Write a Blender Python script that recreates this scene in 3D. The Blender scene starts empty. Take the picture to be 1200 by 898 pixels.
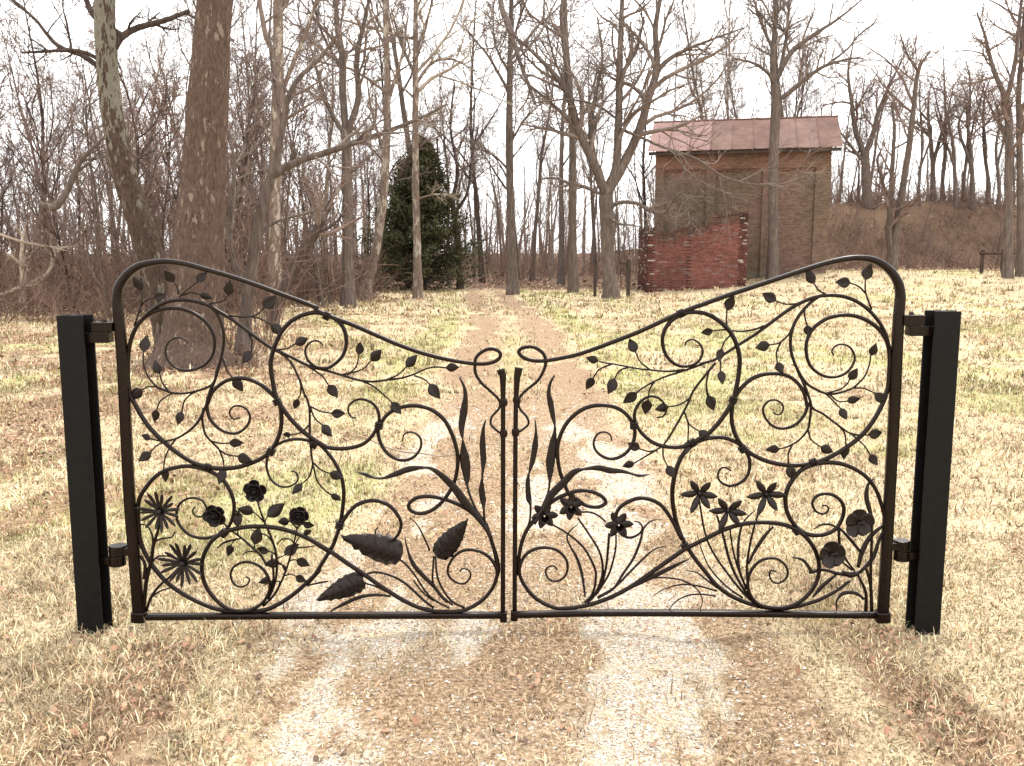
import bpy, math, random
import numpy as np
from mathutils import Vector

# ------------------------------------------------------------------ camera, sky, sun, exposure
SC = bpy.context.scene
COL = SC.collection
F = 1085.0                       # focal length in photo pixels (1200 wide)
CAMH = 1.6
PITCH = math.radians(8.0)
cam_d = bpy.data.cameras.new('camera')
cam_d.sensor_width = 36.0
cam_d.lens = 36.0 * F / 1200.0
cam_d.clip_start = 0.05
cam_d.clip_end = 3000
cam = bpy.data.objects.new('camera', cam_d)
cam.location = (0, 0, CAMH)
cam.rotation_euler = (math.radians(90) - PITCH, 0, 0)
COL.objects.link(cam)
SC.camera = cam

SUN_EL, SUN_AZ = math.radians(58), math.radians(25)     # high sun behind thin cloud, ahead to the right
W = bpy.data.worlds.new('World')
SC.world = W
W.use_nodes = True
nt = W.node_tree
nt.nodes.clear()
o_ = nt.nodes.new('ShaderNodeOutputWorld')
bg = nt.nodes.new('ShaderNodeBackground')
sky = nt.nodes.new('ShaderNodeTexSky')
sky.sky_type = 'NISHITA'
sky.sun_disc = False
sky.sun_elevation = SUN_EL
sky.sun_rotation = SUN_AZ
sky.dust_density = 6.0
sky.air_density = 1.0
hs = nt.nodes.new('ShaderNodeHueSaturation')
hs.inputs['Saturation'].default_value = 0.12
mixw = nt.nodes.new('ShaderNodeMix')
mixw.data_type = 'RGBA'
mixw.inputs['Factor'].default_value = 0.65
mixw.inputs['B'].default_value = (13.0, 12.9, 12.7, 1)      # even cloud sheet
nt.links.new(sky.outputs[0], hs.inputs['Color'])
nt.links.new(hs.outputs[0], mixw.inputs['A'])
nt.links.new(mixw.outputs['Result'], bg.inputs['Color'])
bg.inputs['Strength'].default_value = 0.12
nt.links.new(bg.outputs[0], o_.inputs['Surface'])

sun_d = bpy.data.lights.new('sun', 'SUN')
sun_d.energy = 1.2
sun_d.angle = math.radians(14)
sun_d.color = (1.0, 0.95, 0.87)
sun = bpy.data.objects.new('sun', sun_d)
sdir = Vector((math.sin(SUN_AZ) * math.cos(SUN_EL), math.cos(SUN_AZ) * math.cos(SUN_EL), math.sin(SUN_EL)))
sun.rotation_euler = sdir.to_track_quat('Z', 'Y').to_euler()
sun.location = (0, 0, 30)
COL.objects.link(sun)

vs = SC.view_settings
vs.view_transform = 'Standard'
vs.look = 'None'
vs.gamma = 1.0
vs.use_curve_mapping = False
vs.exposure = 1.15
SC.cycles.max_bounces = 6
SC.cycles.diffuse_bounces = 3
SC.cycles.transparent_max_bounces = 4

RNG = np.random.default_rng(11)

# ------------------------------------------------------------------ helpers
def ray(px, py):
    xc = (px - 600.0) / F
    yc = (449.0 - py) / F
    return np.array([xc, math.cos(PITCH) + yc * math.sin(PITCH), -math.sin(PITCH) + yc * math.cos(PITCH)])

def P(px, py, Y):
    """the place at distance Y in front of the camera that shows at that pixel"""
    d = ray(px, py)
    return np.array([0, 0, CAMH]) + d * (Y / d[1])

def mpp(Y):
    return Y / F

def tag(o, label=None, cat=None, group=None, kind=None):
    if label: o['label'] = label
    if cat: o['category'] = cat
    if group: o['group'] = group
    if kind: o['kind'] = kind
    return o

def link(name, me, mat=None, parent=None, loc=None):
    o = bpy.data.objects.new(name, me)
    COL.objects.link(o)
    if mat and me is not None and not me.materials:
        me.materials.append(mat)
    if parent: o.parent = parent
    if loc is not None: o.location = loc
    return o

def empty(name, loc=(0, 0, 0), rz=0.0):
    o = bpy.data.objects.new(name, None)
    o.empty_display_size = 0.2
    o.location = loc
    o.rotation_euler = (0, 0, rz)
    COL.objects.link(o)
    return o

def mesh_np(name, V, faces, smooth=True, attrs=None):
    """faces: list of int arrays (n,3) / (n,4)"""
    V = np.ascontiguousarray(V, dtype=np.float32)
    me = bpy.data.meshes.new(name)
    me.vertices.add(len(V))
    me.vertices.foreach_set('co', V.ravel())
    faces = [np.asarray(f, dtype=np.int32) for f in faces if len(f)]
    nl = sum(f.size for f in faces)
    nf = sum(len(f) for f in faces)
    me.loops.add(nl)
    me.loops.foreach_set('vertex_index', np.concatenate([f.ravel() for f in faces]))
    me.polygons.add(nf)
    tot = np.concatenate([np.full(len(f), f.shape[1], np.int32) for f in faces])
    st = np.concatenate([[0], np.cumsum(tot)[:-1]]).astype(np.int32)
    me.polygons.foreach_set('loop_start', st)
    me.polygons.foreach_set('loop_total', tot)
    me.polygons.foreach_set('use_smooth', np.full(nf, smooth, bool))
    me.update(calc_edges=True)
    if attrs:
        for k, a in attrs.items():
            a = np.asarray(a, dtype=np.float32)
            if a.ndim == 1:
                at = me.attributes.new(k, 'FLOAT', 'POINT')
                at.data.foreach_set('value', a)
            else:
                if a.shape[1] == 3:
                    a = np.concatenate([a, np.ones((len(a), 1), np.float32)], 1)
                at = me.attributes.new(k, 'FLOAT_COLOR', 'POINT')
                at.data.foreach_set('color', np.ascontiguousarray(a).ravel())
    return me

class MB:
    """collects shapes into one mesh"""
    def __init__(s):
        s.V = []; s.Q = []; s.T = []; s.n = 0; s.C = []
    def add(s, V, Q=None, T=None, c=None):
        V = np.asarray(V, dtype=float)
        s.V.append(V)
        if Q is not None and len(Q): s.Q.append(np.asarray(Q) + s.n)
        if T is not None and len(T): s.T.append(np.asarray(T) + s.n)
        if c is not None: s.C.append(np.tile(np.asarray(c, float), (len(V), 1)))
        s.n += len(V)
    def box(s, x0, x1, y0, y1, z0, z1, c=None):
        v = [(x0,y0,z0),(x1,y0,z0),(x1,y1,z0),(x0,y1,z0),(x0,y0,z1),(x1,y0,z1),(x1,y1,z1),(x0,y1,z1)]
        s.add(v, [(0,3,2,1),(4,5,6,7),(0,1,5,4),(1,2,6,5),(2,3,7,6),(3,0,4,7)], c=c)
    def cyl(s, p0, p1, r0, r1=None, n=12, cap=True):
        r1 = r0 if r1 is None else r1
        p0 = np.asarray(p0, float); p1 = np.asarray(p1, float)
        v, q = tubes(np.array([[p0, p1]]), np.array([[r0, r1]]), n)
        b = s.n
        s.add(v, q)
        if cap:
            for k, (p, fl) in enumerate(((p0, True), (p1, False))):
                c0 = s.n
                ring = [b + k * n + i for i in range(n)]
                s.V.append(np.array([p])); s.n += 1
                t = [(c0, ring[(i + 1) % n], ring[i]) if fl else (c0, ring[i], ring[(i + 1) % n]) for i in range(n)]
                s.T.append(np.array(t))
    def mesh(s, name, smooth=True):
        f = []
        if s.Q: f.append(np.concatenate(s.Q))
        if s.T: f.append(np.concatenate(s.T))
        return mesh_np(name, np.concatenate(s.V), f, smooth, {'tint': np.concatenate(s.C)} if s.C else None)
    def build(s, name, mat, parent=None, smooth=False):
        return link(name, s.mesh(name, smooth), mat, parent)

def nrm(a):
    return a / np.maximum(np.linalg.norm(a, axis=-1, keepdims=True), 1e-9)

def tubes(Pt, R, sides, rough=0.0, rng=None):
    """Pt (N,m,3) polylines, R (N,m) radii -> verts, quads"""
    N, m, _ = Pt.shape
    T = np.empty_like(Pt)
    T[:, 1:-1] = Pt[:, 2:] - Pt[:, :-2]
    T[:, 0] = Pt[:, 1] - Pt[:, 0]
    T[:, -1] = Pt[:, -1] - Pt[:, -2]
    T = nrm(T)
    mean = nrm(Pt[:, -1] - Pt[:, 0] + 1e-6)
    ref = np.where(np.abs(mean[:, 2:3]) < 0.8, np.array([[0, 0, 1.0]]), np.array([[1.0, 0.2, 0]]))
    U = nrm(np.cross(T, ref[:, None, :]))
    Vv = np.cross(T, U)
    a = np.arange(sides) * 2 * np.pi / sides
    RR = R[:, :, None] * np.ones(sides)
    if rough and rng is not None:
        RR = RR * (1 + rough * rng.normal(size=RR.shape))
    V = Pt[:, :, None, :] + RR[..., None] * (np.cos(a)[None, None, :, None] * U[:, :, None, :] + np.sin(a)[None, None, :, None] * Vv[:, :, None, :])
    idx = np.arange(N * m * sides).reshape(N, m, sides)
    nx = np.roll(idx, -1, axis=2)
    Q = np.stack([idx[:, :-1], nx[:, :-1], nx[:, 1:], idx[:, 1:]], -1).reshape(-1, 4)
    return V.reshape(-1, 3), Q

def catmull(pts, sub=6):
    p = np.asarray(pts, float)
    if len(p) == 2:
        t = np.linspace(0, 1, sub + 1)[:, None]
        return p[0] * (1 - t) + p[1] * t
    q = np.vstack([2 * p[0] - p[1], p, 2 * p[-1] - p[-2]])
    out = []
    t = np.linspace(0, 1, sub, endpoint=False)[:, None]
    for i in range(1, len(q) - 2):
        a, b, c, d = q[i - 1], q[i], q[i + 1], q[i + 2]
        out.append(0.5 * (2 * b + (c - a) * t + (2 * a - 5 * b + 4 * c - d) * t ** 2 + (3 * b - a - 3 * c + d) * t ** 3))
    out.append(p[-1:])
    return np.vstack(out)

# ---- value noise, the same for masks, heights and scatter
_perm = np.random.default_rng(5).random((256, 256))
def vnoise(x, y):
    xi = np.floor(x).astype(int); yi = np.floor(y).astype(int)
    fx = x - xi; fy = y - yi
    fx = fx * fx * (3 - 2 * fx); fy = fy * fy * (3 - 2 * fy)
    g = lambda a, b: _perm[a & 255, b & 255]
    return (g(xi, yi) * (1 - fx) + g(xi + 1, yi) * fx) * (1 - fy) + (g(xi, yi + 1) * (1 - fx) + g(xi + 1, yi + 1) * fx) * fy
def fbm(x, y, o=4):
    s = 0; a = 0.5; t = 0
    for i in range(o):
        s = s + a * vnoise(x + 17.3 * i, y + 9.1 * i); t += a
        x = x * 2.03; y = y * 2.03; a *= 0.5
    return s / t
def sst(x, a, b):
    t = np.clip((x - a) / (b - a), 0, 1)
    return t * t * (3 - 2 * t)

# ------------------------------------------------------------------ materials
def new_mat(name):
    m = bpy.data.materials.new(name)
    m.use_nodes = True
    n = m.node_tree
    return m, n, n.nodes['Principled BSDF']

def N(n, t, **kw):
    nd = n.nodes.new(t)
    for k, v in kw.items():
        if k in nd.inputs: nd.inputs[k].default_value = v
        else: setattr(nd, k, v)
    return nd

def ramp(n, stops):
    r = n.nodes.new('ShaderNodeValToRGB')
    e = r.color_ramp.elements
    while len(e) < len(stops): e.new(0.5)
    for i, (p, c) in enumerate(stops):
        e[i].position = p
        e[i].color = (c[0], c[1], c[2], 1)
    return r

def bump(n, b, src, strength=0.4, dist=0.02):
    bp = n.nodes.new('ShaderNodeBump')
    bp.inputs['Strength'].default_value = strength
    bp.inputs['Distance'].default_value = dist
    n.links.new(src, bp.inputs['Height'])
    n.links.new(bp.outputs[0], b.inputs['Normal'])

def noise_mat(name, stops, scale=8, detail=6, rough=0.85, spec=0.2, bs=0.4, bd=0.02, stretch=None, metallic=0.0, coords='Object', tint=None):
    m, n, b = new_mat(name)
    tc = N(n, 'ShaderNodeTexCoord')
    src = tc.outputs[coords]
    if stretch:
        mp = N(n, 'ShaderNodeMapping'); mp.inputs['Scale'].default_value = stretch
        n.links.new(src, mp.inputs['Vector']); src = mp.outputs[0]
    nz = N(n, 'ShaderNodeTexNoise', Scale=scale, Detail=detail, Roughness=0.62)
    n.links.new(src, nz.inputs['Vector'])
    r = ramp(n, stops)
    n.links.new(nz.outputs['Fac'], r.inputs[0])
    n.links.new(r.outputs[0], b.inputs['Base Color'])
    b.inputs['Roughness'].default_value = rough
    b.inputs['Specular IOR Level'].default_value = spec
    b.inputs['Metallic'].default_value = metallic
    if tint: b.inputs['Specular Tint'].default_value = (*tint, 1)
    if bs: bump(n, b, nz.outputs['Fac'], bs, bd)
    return m

def tint_mat(name, rough=0.9, spec=0.15, trans=0.0, var=0.25, scale=40):
    """colour comes per piece from the mesh's tint attribute, with fine grain"""
    m, n, b = new_mat(name)
    at = N(n, 'ShaderNodeAttribute', attribute_name='tint')
    tc = N(n, 'ShaderNodeTexCoord')
    nz = N(n, 'ShaderNodeTexNoise', Scale=scale, Detail=4)
    n.links.new(tc.outputs['Object'], nz.inputs['Vector'])
    mr = N(n, 'ShaderNodeMapRange')
    mr.inputs['From Min'].default_value = 0.25; mr.inputs['From Max'].default_value = 0.75
    mr.inputs['To Min'].default_value = 1 - var; mr.inputs['To Max'].default_value = 1 + var
    n.links.new(nz.outputs['Fac'], mr.inputs['Value'])
    mx = N(n, 'ShaderNodeVectorMath', operation='SCALE')
    n.links.new(at.outputs['Color'], mx.inputs[0])
    n.links.new(mr.outputs[0], mx.inputs['Scale'])
    n.links.new(mx.outputs[0], b.inputs['Base Color'])
    b.inputs['Roughness'].default_value = rough
    b.inputs['Specular IOR Level'].default_value = spec
    return m

M = {}
M['iron'] = noise_mat('forged_iron', [(0.3, (0.0032, 0.0019, 0.0015)), (0.7, (0.0086, 0.0052, 0.0042))], scale=60, detail=5, rough=0.25, spec=0.24, tint=(1.0, .82, .74), bs=0.35, bd=0.002)
M['iron_leaf'] = noise_mat('forged_leaf', [(0.3, (0.004, 0.0028, 0.0025)), (0.7, (0.013, 0.0095, 0.0088))], scale=80, detail=5, rough=0.36, spec=0.28, tint=(1.0, .86, .8), bs=0.5, bd=0.003)
M['rose'] = noise_mat('blackened_rose', [(0.3, (0.003, 0.0025, 0.0025)), (0.7, (0.007, 0.0055, 0.005))], scale=80, detail=5, rough=0.6, spec=0.18, bs=0.4, bd=0.003)
M['post'] = noise_mat('painted_steel', [(0.3, (0.003, 0.0027, 0.0027)), (0.7, (0.006, 0.0054, 0.0054))], scale=30, detail=4, rough=0.5, spec=0.16, bs=0.1, bd=0.002)
M['grass'] = tint_mat('dry_grass', 0.85, 0.2, var=0.12)
M['gravel'] = tint_mat('crushed_stone', 0.9, 0.2, var=0.2, scale=90)
M['dead_leaf'] = tint_mat('dead_leaf', 0.7, 0.3, var=0.2)
M['brick'] = tint_mat('old_brick', 0.95, 0.1, var=0.3, scale=9)
M['mortar'] = noise_mat('mortar', [(0.3, (0.18, 0.13, 0.10)), (0.7, (0.34, 0.27, 0.21))], scale=6, rough=0.95, spec=0.05)
M['bark'] = noise_mat('grey_bark', [(0.25, (0.06, 0.046, 0.039)), (0.55, (0.135, 0.105, 0.09)), (0.8, (0.24, 0.20, 0.17))], scale=5, detail=8, rough=0.95, spec=0.05, bs=0.8, bd=0.04, stretch=(3, 3, 0.5))
M['bark_dark'] = noise_mat('dark_bark', [(0.25, (0.035, 0.025, 0.021)), (0.55, (0.075, 0.055, 0.047)), (0.8, (0.14, 0.11, 0.095))], scale=5, detail=8, rough=0.95, spec=0.05, bs=0.8, bd=0.04, stretch=(3, 3, 0.5))
M['twig'] = noise_mat('twig_bark', [(0.3, (0.13, 0.09, 0.075)), (0.7, (0.26, 0.19, 0.165))], scale=2, detail=3, rough=0.95, spec=0.05, bs=0)
M['twig_grey'] = noise_mat('grey_twig_bark', [(0.3, (0.12, 0.092, 0.08)), (0.7, (0.26, 0.205, 0.18))], scale=2, detail=3, rough=0.95, spec=0.05, bs=0)
M['pale_twig'] = noise_mat('pale_twig', [(0.3, (0.22, 0.17, 0.13)), (0.7, (0.42, 0.35, 0.28))], scale=2, detail=3, rough=0.95, spec=0.05, bs=0)

def sycamore_mat(name, base, mid, pale, thr, fz=None, grain=1.0):
    """flaking bark: dark scales with pale patches of new bark; optional change of bark with height"""
    m, n, b = new_mat(name)
    tc = N(n, 'ShaderNodeTexCoord')
    mp = N(n, 'ShaderNodeMapping'); mp.inputs['Scale'].default_value = (7 * grain, 7 * grain, 2.2 * grain)
    n.links.new(tc.outputs['Object'], mp.inputs['Vector'])
    nz = N(n, 'ShaderNodeTexNoise', Scale=2.2, Detail=8, Roughness=0.7)
    n.links.new(mp.outputs[0], nz.inputs['Vector'])
    r = ramp(n, [(0.3, base), (0.62, mid), (0.85, [c * 1.35 for c in mid])])
    n.links.new(nz.outputs['Fac'], r.inputs[0])
    vo = N(n, 'ShaderNodeTexVoronoi', Scale=2.6, feature='F1')
    vo.inputs['Randomness'].default_value = 1.0
    mp2 = N(n, 'ShaderNodeMapping'); mp2.inputs['Scale'].default_value = (5 * grain, 5 * grain, 1.5 * grain)
    n.links.new(tc.outputs['Object'], mp2.inputs['Vector'])
    wz = N(n, 'ShaderNodeTexNoise', Scale=3.0, Detail=5)
    n.links.new(mp2.outputs[0], wz.inputs['Vector'])
    ad = N(n, 'ShaderNodeVectorMath', operation='ADD')
    n.links.new(mp2.outputs[0], ad.inputs[0]); n.links.new(wz.outputs['Color'], ad.inputs[1])
    n.links.new(ad.outputs[0], vo.inputs['Vector'])
    sc = N(n, 'ShaderNodeSeparateColor')
    n.links.new(vo.outputs['Color'], sc.inputs[0])
    val = sc.outputs[0]
    if fz:
        sp = N(n, 'ShaderNodeSeparateXYZ'); n.links.new(tc.outputs['Object'], sp.inputs[0])
        mr = N(n, 'ShaderNodeMapRange')
        mr.inputs['From Min'].default_value = fz[0]; mr.inputs['From Max'].default_value = fz[1]
        mr.inputs['To Min'].default_value = 0; mr.inputs['To Max'].default_value = 0.75
        n.links.new(sp.outputs[2], mr.inputs['Value'])
        aa = N(n, 'ShaderNodeMath', operation='ADD'); n.links.new(val, aa.inputs[0]); n.links.new(mr.outputs[0], aa.inputs[1])
        val = aa.outputs[0]
    ct = ramp(n, [(thr, (0, 0, 0)), (min(thr + 0.06, 1.0), (1, 1, 1))])
    n.links.new(val, ct.inputs[0])
    mx = N(n, 'ShaderNodeMix', data_type='RGBA')
    n.links.new(ct.outputs[0], mx.inputs['Factor'])
    n.links.new(r.outputs[0], mx.inputs['A'])
    pr = ramp(n, [(0.3, [c * 0.7 for c in pale]), (0.7, pale)])
    n.links.new(nz.outputs['Fac'], pr.inputs[0])
    n.links.new(pr.outputs[0], mx.inputs['B'])
    n.links.new(mx.outputs['Result'], b.inputs['Base Color'])
    b.inputs['Roughness'].default_value = 0.9
    b.inputs['Specular IOR Level'].default_value = 0.08
    bump(n, b, nz.outputs['Fac'], 1.0, 0.05)
    return m
M['syc_big'] = sycamore_mat('flaking_brown_bark', (0.055, 0.035, 0.027), (0.155, 0.105, 0.082), (0.31, 0.24, 0.19), 0.92, grain=2.2)
M['syc_lean'] = sycamore_mat('sycamore_bark', (0.035, 0.023, 0.018), (0.11, 0.075, 0.058), (0.235, 0.215, 0.165), 0.9, fz=(2.6, 4.4), grain=2.0)
M['syc_far'] = sycamore_mat('pale_flaking_bark', (0.11, 0.08, 0.065), (0.23, 0.17, 0.14), (0.44, 0.38, 0.31), 0.72)

# ------------------------------------------------------------------ ground
def ground_z(x, y):
    x = np.asarray(x, float); y = np.asarray(y, float)
    z = 0.75 * sst(x, 5.5, 15) * sst(y, 27, 43)
    z = z + 3.9 * sst(y - 0.10 * (x - 20), 50, 60) * sst(x - 0.12 * (y - 50), 14, 20) * (0.85 + 0.3 * fbm(x * 0.25, y * 0.25))
    z = z + (fbm(x * 0.6, y * 0.6, 3) - 0.5) * (0.05 + 0.12 * sst(y, 8, 25)) * sst(np.hypot(x, y - 3.8), 1.0, 4.0)
    z = z - 0.035 * (np.exp(-((x + 0.72) / 0.22) ** 2) + np.exp(-((x - 0.78) / 0.22) ** 2)) * sst(-y, -30, -20)
    return z

def masks(x, y):
    x = np.asarray(x, float); y = np.asarray(y, float)
    x0 = x; x = x + 1.1 * sst(y, 16, 42)
    n1 = fbm(x * 1.3 + 3, y * 0.8 + 8, 4)
    n2 = fbm(x * 4 + 40, y * 2.2 + 2, 3)
    n3 = fbm(x * 0.5 + 11, y * 0.35 + 70, 4)
    n4 = fbm(x * 2.1 + 90, y * 1.5 + 33, 4)
    half = 1.08 + 0.6 * (n1 - 0.5)
    lane = sst(half - np.abs(x - 0.05), -0.15, 0.35)
    tracks = 1.1 * np.exp(-((x + 0.72) / 0.27) ** 2) + .85 * np.exp(-((x - 0.6) / 0.45) ** 2) + 0.6 * np.exp(-((x + 0.15) / 0.09) ** 2) * sst(-y, -4.5, -3.6)
    n5 = fbm(x * 5.5 + 60, y * 1.1 + 12, 4)
    g = lane * sst(0.7 * tracks + 0.9 * (n1 - 0.5) + 1.9 * (n5 - 0.5) + .9 * (n2 - .5), 0.36, 0.72) * (1 - 0.97 * sst(y, 7.5, 11))
    g = np.maximum(g, 0.35 * lane * sst(n2, 0.45, 0.6) * (1 - sst(y, 8, 12)))
    far = sst(y, 8, 12)
    ruts = np.clip(np.exp(-((x + 0.62) / 0.36) ** 2) + np.exp(-((x - 0.75) / 0.40) ** 2), 0, 1)
    dirt = lane * (1 - g) * (1 - far + far * (.35 + .9 * ruts) * sst(n2 + .5 * (n1 - .5), .15, .45))
    green = .7 * sst(n3 + 0.5 * (n4 - 0.5), 0.5, 0.74)
    green = np.maximum(green * (1 - 0.7 * lane), 0.95 * (np.exp(-((x + 1.45) / 0.45) ** 2) + np.exp(-((x - 1.5) / 0.45) ** 2)) * sst(y, 7, 11) * sst(n4, 0.3, 0.55))
    green = np.maximum(green, 0.75 * np.exp(-((x - 0.0) / 0.35) ** 2) * sst(y, 5.5, 7) * sst(-y, -26, -14) * sst(n4, 0.3, 0.55))
    green = np.maximum(green, 0.8 * sst(x, 1.8, 2.4) * sst(-y, -4.2, -3.0) * sst(n4, 0.35, 0.55))
    x = x0
    left = sst(-x, 1.5, 4.5)
    litter = sst(n4 + 0.5 * (n1 - 0.5) + 0.13 * left - 0.03, 0.52, 0.68) * (0.45 + 0.4 * left)
    near = sst(-y, -4.6, -3.4) * (np.exp(-((x + 1.25) / .5) ** 2) + .9 * np.exp(-((x - 1.45) / .45) ** 2) + .5 * np.exp(-((x + .02) / .2) ** 2))
    litter = np.clip(np.maximum(litter, .8 * near * sst(n4 + .4 * (n2 - .5), .3, .55)), 0, 1)
    forest = sst(y - 3.5 * (n3 - 0.5), 25, 29) * sst(-x, 4, 7) + sst(y - 6 * (n3 - 0.5), 38, 44) * (1 - sst(x, 13, 16)) + sst(y - 4 * (n3 - 0.5), 43, 48) * sst(x, 12, 16)
    forest = np.clip(forest + np.exp(-(((x + 4.45) / 1.3) ** 2 + ((y - 13.3) / 1.2) ** 2)), 0, 1)
    return g, dirt, green, litter, forest

xs = np.concatenate([[-900, -500, -250, -140, -100], np.linspace(-80, -14, 70)[:-1], np.linspace(-14, -4, 60)[:-1], np.linspace(-4, 4, 110)[:-1], np.linspace(4, 14, 60)[:-1], np.linspace(14, 80, 70), [100, 140, 250, 500, 900]])
ys = np.concatenate([[-300, -100, -30, -8], np.linspace(-3, 2, 16)[:-1], np.linspace(2, 9, 90)[:-1], np.linspace(9, 25, 90)[:-1], np.linspace(25, 70, 80)[:-1], np.linspace(70, 160, 40), [200, 300, 500, 900, 1600]])
GX, GY = np.meshgrid(xs, ys)
GZ = ground_z(GX, GY)
g_, d_, gr_, li_, fo_ = masks(GX, GY)
idx = np.arange(GX.size).reshape(GX.shape)
Q = np.stack([idx[:-1, :-1], idx[:-1, 1:], idx[1:, 1:], idx[1:, :-1]], -1).reshape(-1, 4)
gme = mesh_np('ground', np.stack([GX, GY, GZ], -1).reshape(-1, 3), [Q], True,
              {'m_gravel': g_.ravel(), 'm_dirt': d_.ravel(), 'm_green': gr_.ravel(), 'm_litter': li_.ravel(), 'm_forest': fo_.ravel()})

def ground_material():
    m, n, b = new_mat('meadow_and_gravel')
    tc = N(n, 'ShaderNodeTexCoord')
    L = n.links.new
    def nz(scale, det=6, rough=0.65):
        q = N(n, 'ShaderNodeTexNoise', Scale=scale, Detail=det, Roughness=rough)
        L(tc.outputs['Object'], q.inputs['Vector'])
        return q.outputs['Fac']
    def att(k):
        return N(n, 'ShaderNodeAttribute', attribute_name=k).outputs['Fac']
    def mix(fac, a, c):
        q = N(n, 'ShaderNodeMix', data_type='RGBA')
        L(fac, q.inputs['Factor']); L(a, q.inputs['A']); L(c, q.inputs['B'])
        return q.outputs['Result']
    def rmp(src, st):
        q = ramp(n, st); L(src, q.inputs[0]); return q.outputs[0]
    def sharpen(mask, noise, k=0.5):
        a = N(n, 'ShaderNodeMath', operation='MULTIPLY_ADD'); L(noise, a.inputs[0]); a.inputs[1].default_value = k * 2; a.inputs[2].default_value = -k
        c = N(n, 'ShaderNodeMath', operation='ADD'); L(mask, c.inputs[0]); L(a.outputs[0], c.inputs[1])
        return rmp(c.outputs[0], [(0.3, (0, 0, 0)), (0.7, (1, 1, 1))])
    fine = nz(55, 5); med = nz(11, 6); fine2 = nz(130, 3)
    straw = rmp(fine, [(0.32, (0.12, 0.078, 0.045)), (0.47, (0.42, 0.33, 0.205)), (0.66, (0.68, 0.58, 0.41))])  # darkest stop paints the shadowed gaps between grass blades into the straw colour
    green = rmp(fine, [(0.28, (0.13, 0.115, 0.045)), (0.5, (0.34, 0.32, 0.15)), (0.72, (0.58, 0.54, 0.30))])
    litter = rmp(med, [(0.3, (0.13, 0.078, 0.05)), (0.55, (0.30, 0.195, 0.125)), (0.75, (0.50, 0.37, 0.245))])
    forest = rmp(fine, [(0.3, (0.05, 0.032, 0.022)), (0.55, (0.145, 0.092, 0.062)), (0.75, (0.30, 0.20, 0.135))])
    dirt = rmp(fine, [(0.32, (0.10, 0.062, 0.038)), (0.5, (0.285, 0.195, 0.122)), (0.69, (0.54, 0.42, 0.29))])
    stone = rmp(fine2, [(0.36, (0.15, 0.11, 0.08)), (0.49, (0.43, 0.365, 0.29)), (0.64, (0.70, 0.66, 0.59))])
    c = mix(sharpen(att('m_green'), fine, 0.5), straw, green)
    c = mix(sharpen(att('m_litter'), fine, 0.6), c, litter)
    c = mix(sharpen(att('m_dirt'), fine, 0.6), c, dirt)
    mo = N(n, 'ShaderNodeMath', operation='MULTIPLY'); L(sharpen(att('m_gravel'), fine, 0.8), mo.inputs[0]); L(rmp(med, [(0.36, (.15, .15, .15)), (0.54, (1, 1, 1))]), mo.inputs[1])
    c = mix(mo.outputs[0], c, stone)
    c = mix(sharpen(att('m_forest'), med, 0.4), c, forest)
    L(c, b.inputs['Base Color'])
    b.inputs['Roughness'].default_value = 0.95
    b.inputs['Specular IOR Level'].default_value = 0.05
    bump(n, b, fine, 0.7, 0.03)
    return m
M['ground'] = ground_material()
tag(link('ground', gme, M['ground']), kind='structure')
# ------------------------------------------------------------------ the gate
GATE_Y = 3.79
OR = dict(L1=(130,300), L2=(350,340), L3=(140,460), L4=(360,460), L5=(150,550), L6=(360,555),
          R1=(820,300), R2=(600,340), R3=(820,460), R4=(600,460), R5=(810,550), R6=(600,550))
def trace(s):
    """traced drawing of the ironwork -> points in photo pixels"""
    o = (0, 0); k = 1.0; out = []
    for t in s.split():
        if t in OR: o = OR[t]; k = 1 / 4.9875
        elif t == 'PX': o = (0, 0); k = 1.0
        else:
            a, b = t.split(',')
            out.append((o[0] + float(a) * k, o[1] + float(b) * k))
    return np.array(out)
def G(pts, dy=0.0):
    """drawing -> the upright plane the gate stands in"""
    return np.array([P(a, b, GATE_Y) + (0, dy, 0) for a, b in np.atleast_2d(pts)])
GS = mpp(GATE_Y / math.cos(PITCH)) * 1.0           # metres per photo pixel at the gate
_g0, _g1 = P(600, 500, GATE_Y), P(601, 500, GATE_Y)
GS = float(np.linalg.norm(_g1 - _g0))

def bar_mesh(pts3, w, d, sides=10, power=2.0, cap=True):
    """bar along a line in the gate plane: w width in the plane, d depth, superelliptic section"""
    p = np.asarray(pts3)
    T = np.gradient(p, axis=0); T[:, 1] = 0; T = nrm(T)
    nn = np.tile(np.array([0, -1.0, 0]), (len(p), 1))
    U = np.cross(T, nn)
    a = (np.arange(sides) + 0.5) * 2 * np.pi / sides
    ca, sa = np.cos(a), np.sin(a)
    e = 2.0 / power
    cx = np.sign(ca) * np.abs(ca) ** e; sx = np.sign(sa) * np.abs(sa) ** e
    V = p[:, None, :] + (w[:, None] / 2 * cx)[..., None] * U[:, None, :] + (d[:, None] / 2 * sx)[..., None] * nn[:, None, :]
    m = len(p)
    idx = np.arange(m * sides).reshape(m, sides); nx = np.roll(idx, -1, 1)
    Q = np.stack([idx[:-1], nx[:-1], nx[1:], idx[1:]], -1).reshape(-1, 4)
    V = V.reshape(-1, 3)
    T3 = []
    if cap:
        V = np.vstack([V, p[0], p[-1]])
        a0, a1 = m * sides, m * sides + 1
        for i in range(sides):
            j = (i + 1) % sides
            T3 += [(a0, j, i), (a1, (m - 1) * sides + i, (m - 1) * sides + j)]
    return V, Q, np.array(T3)

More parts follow.
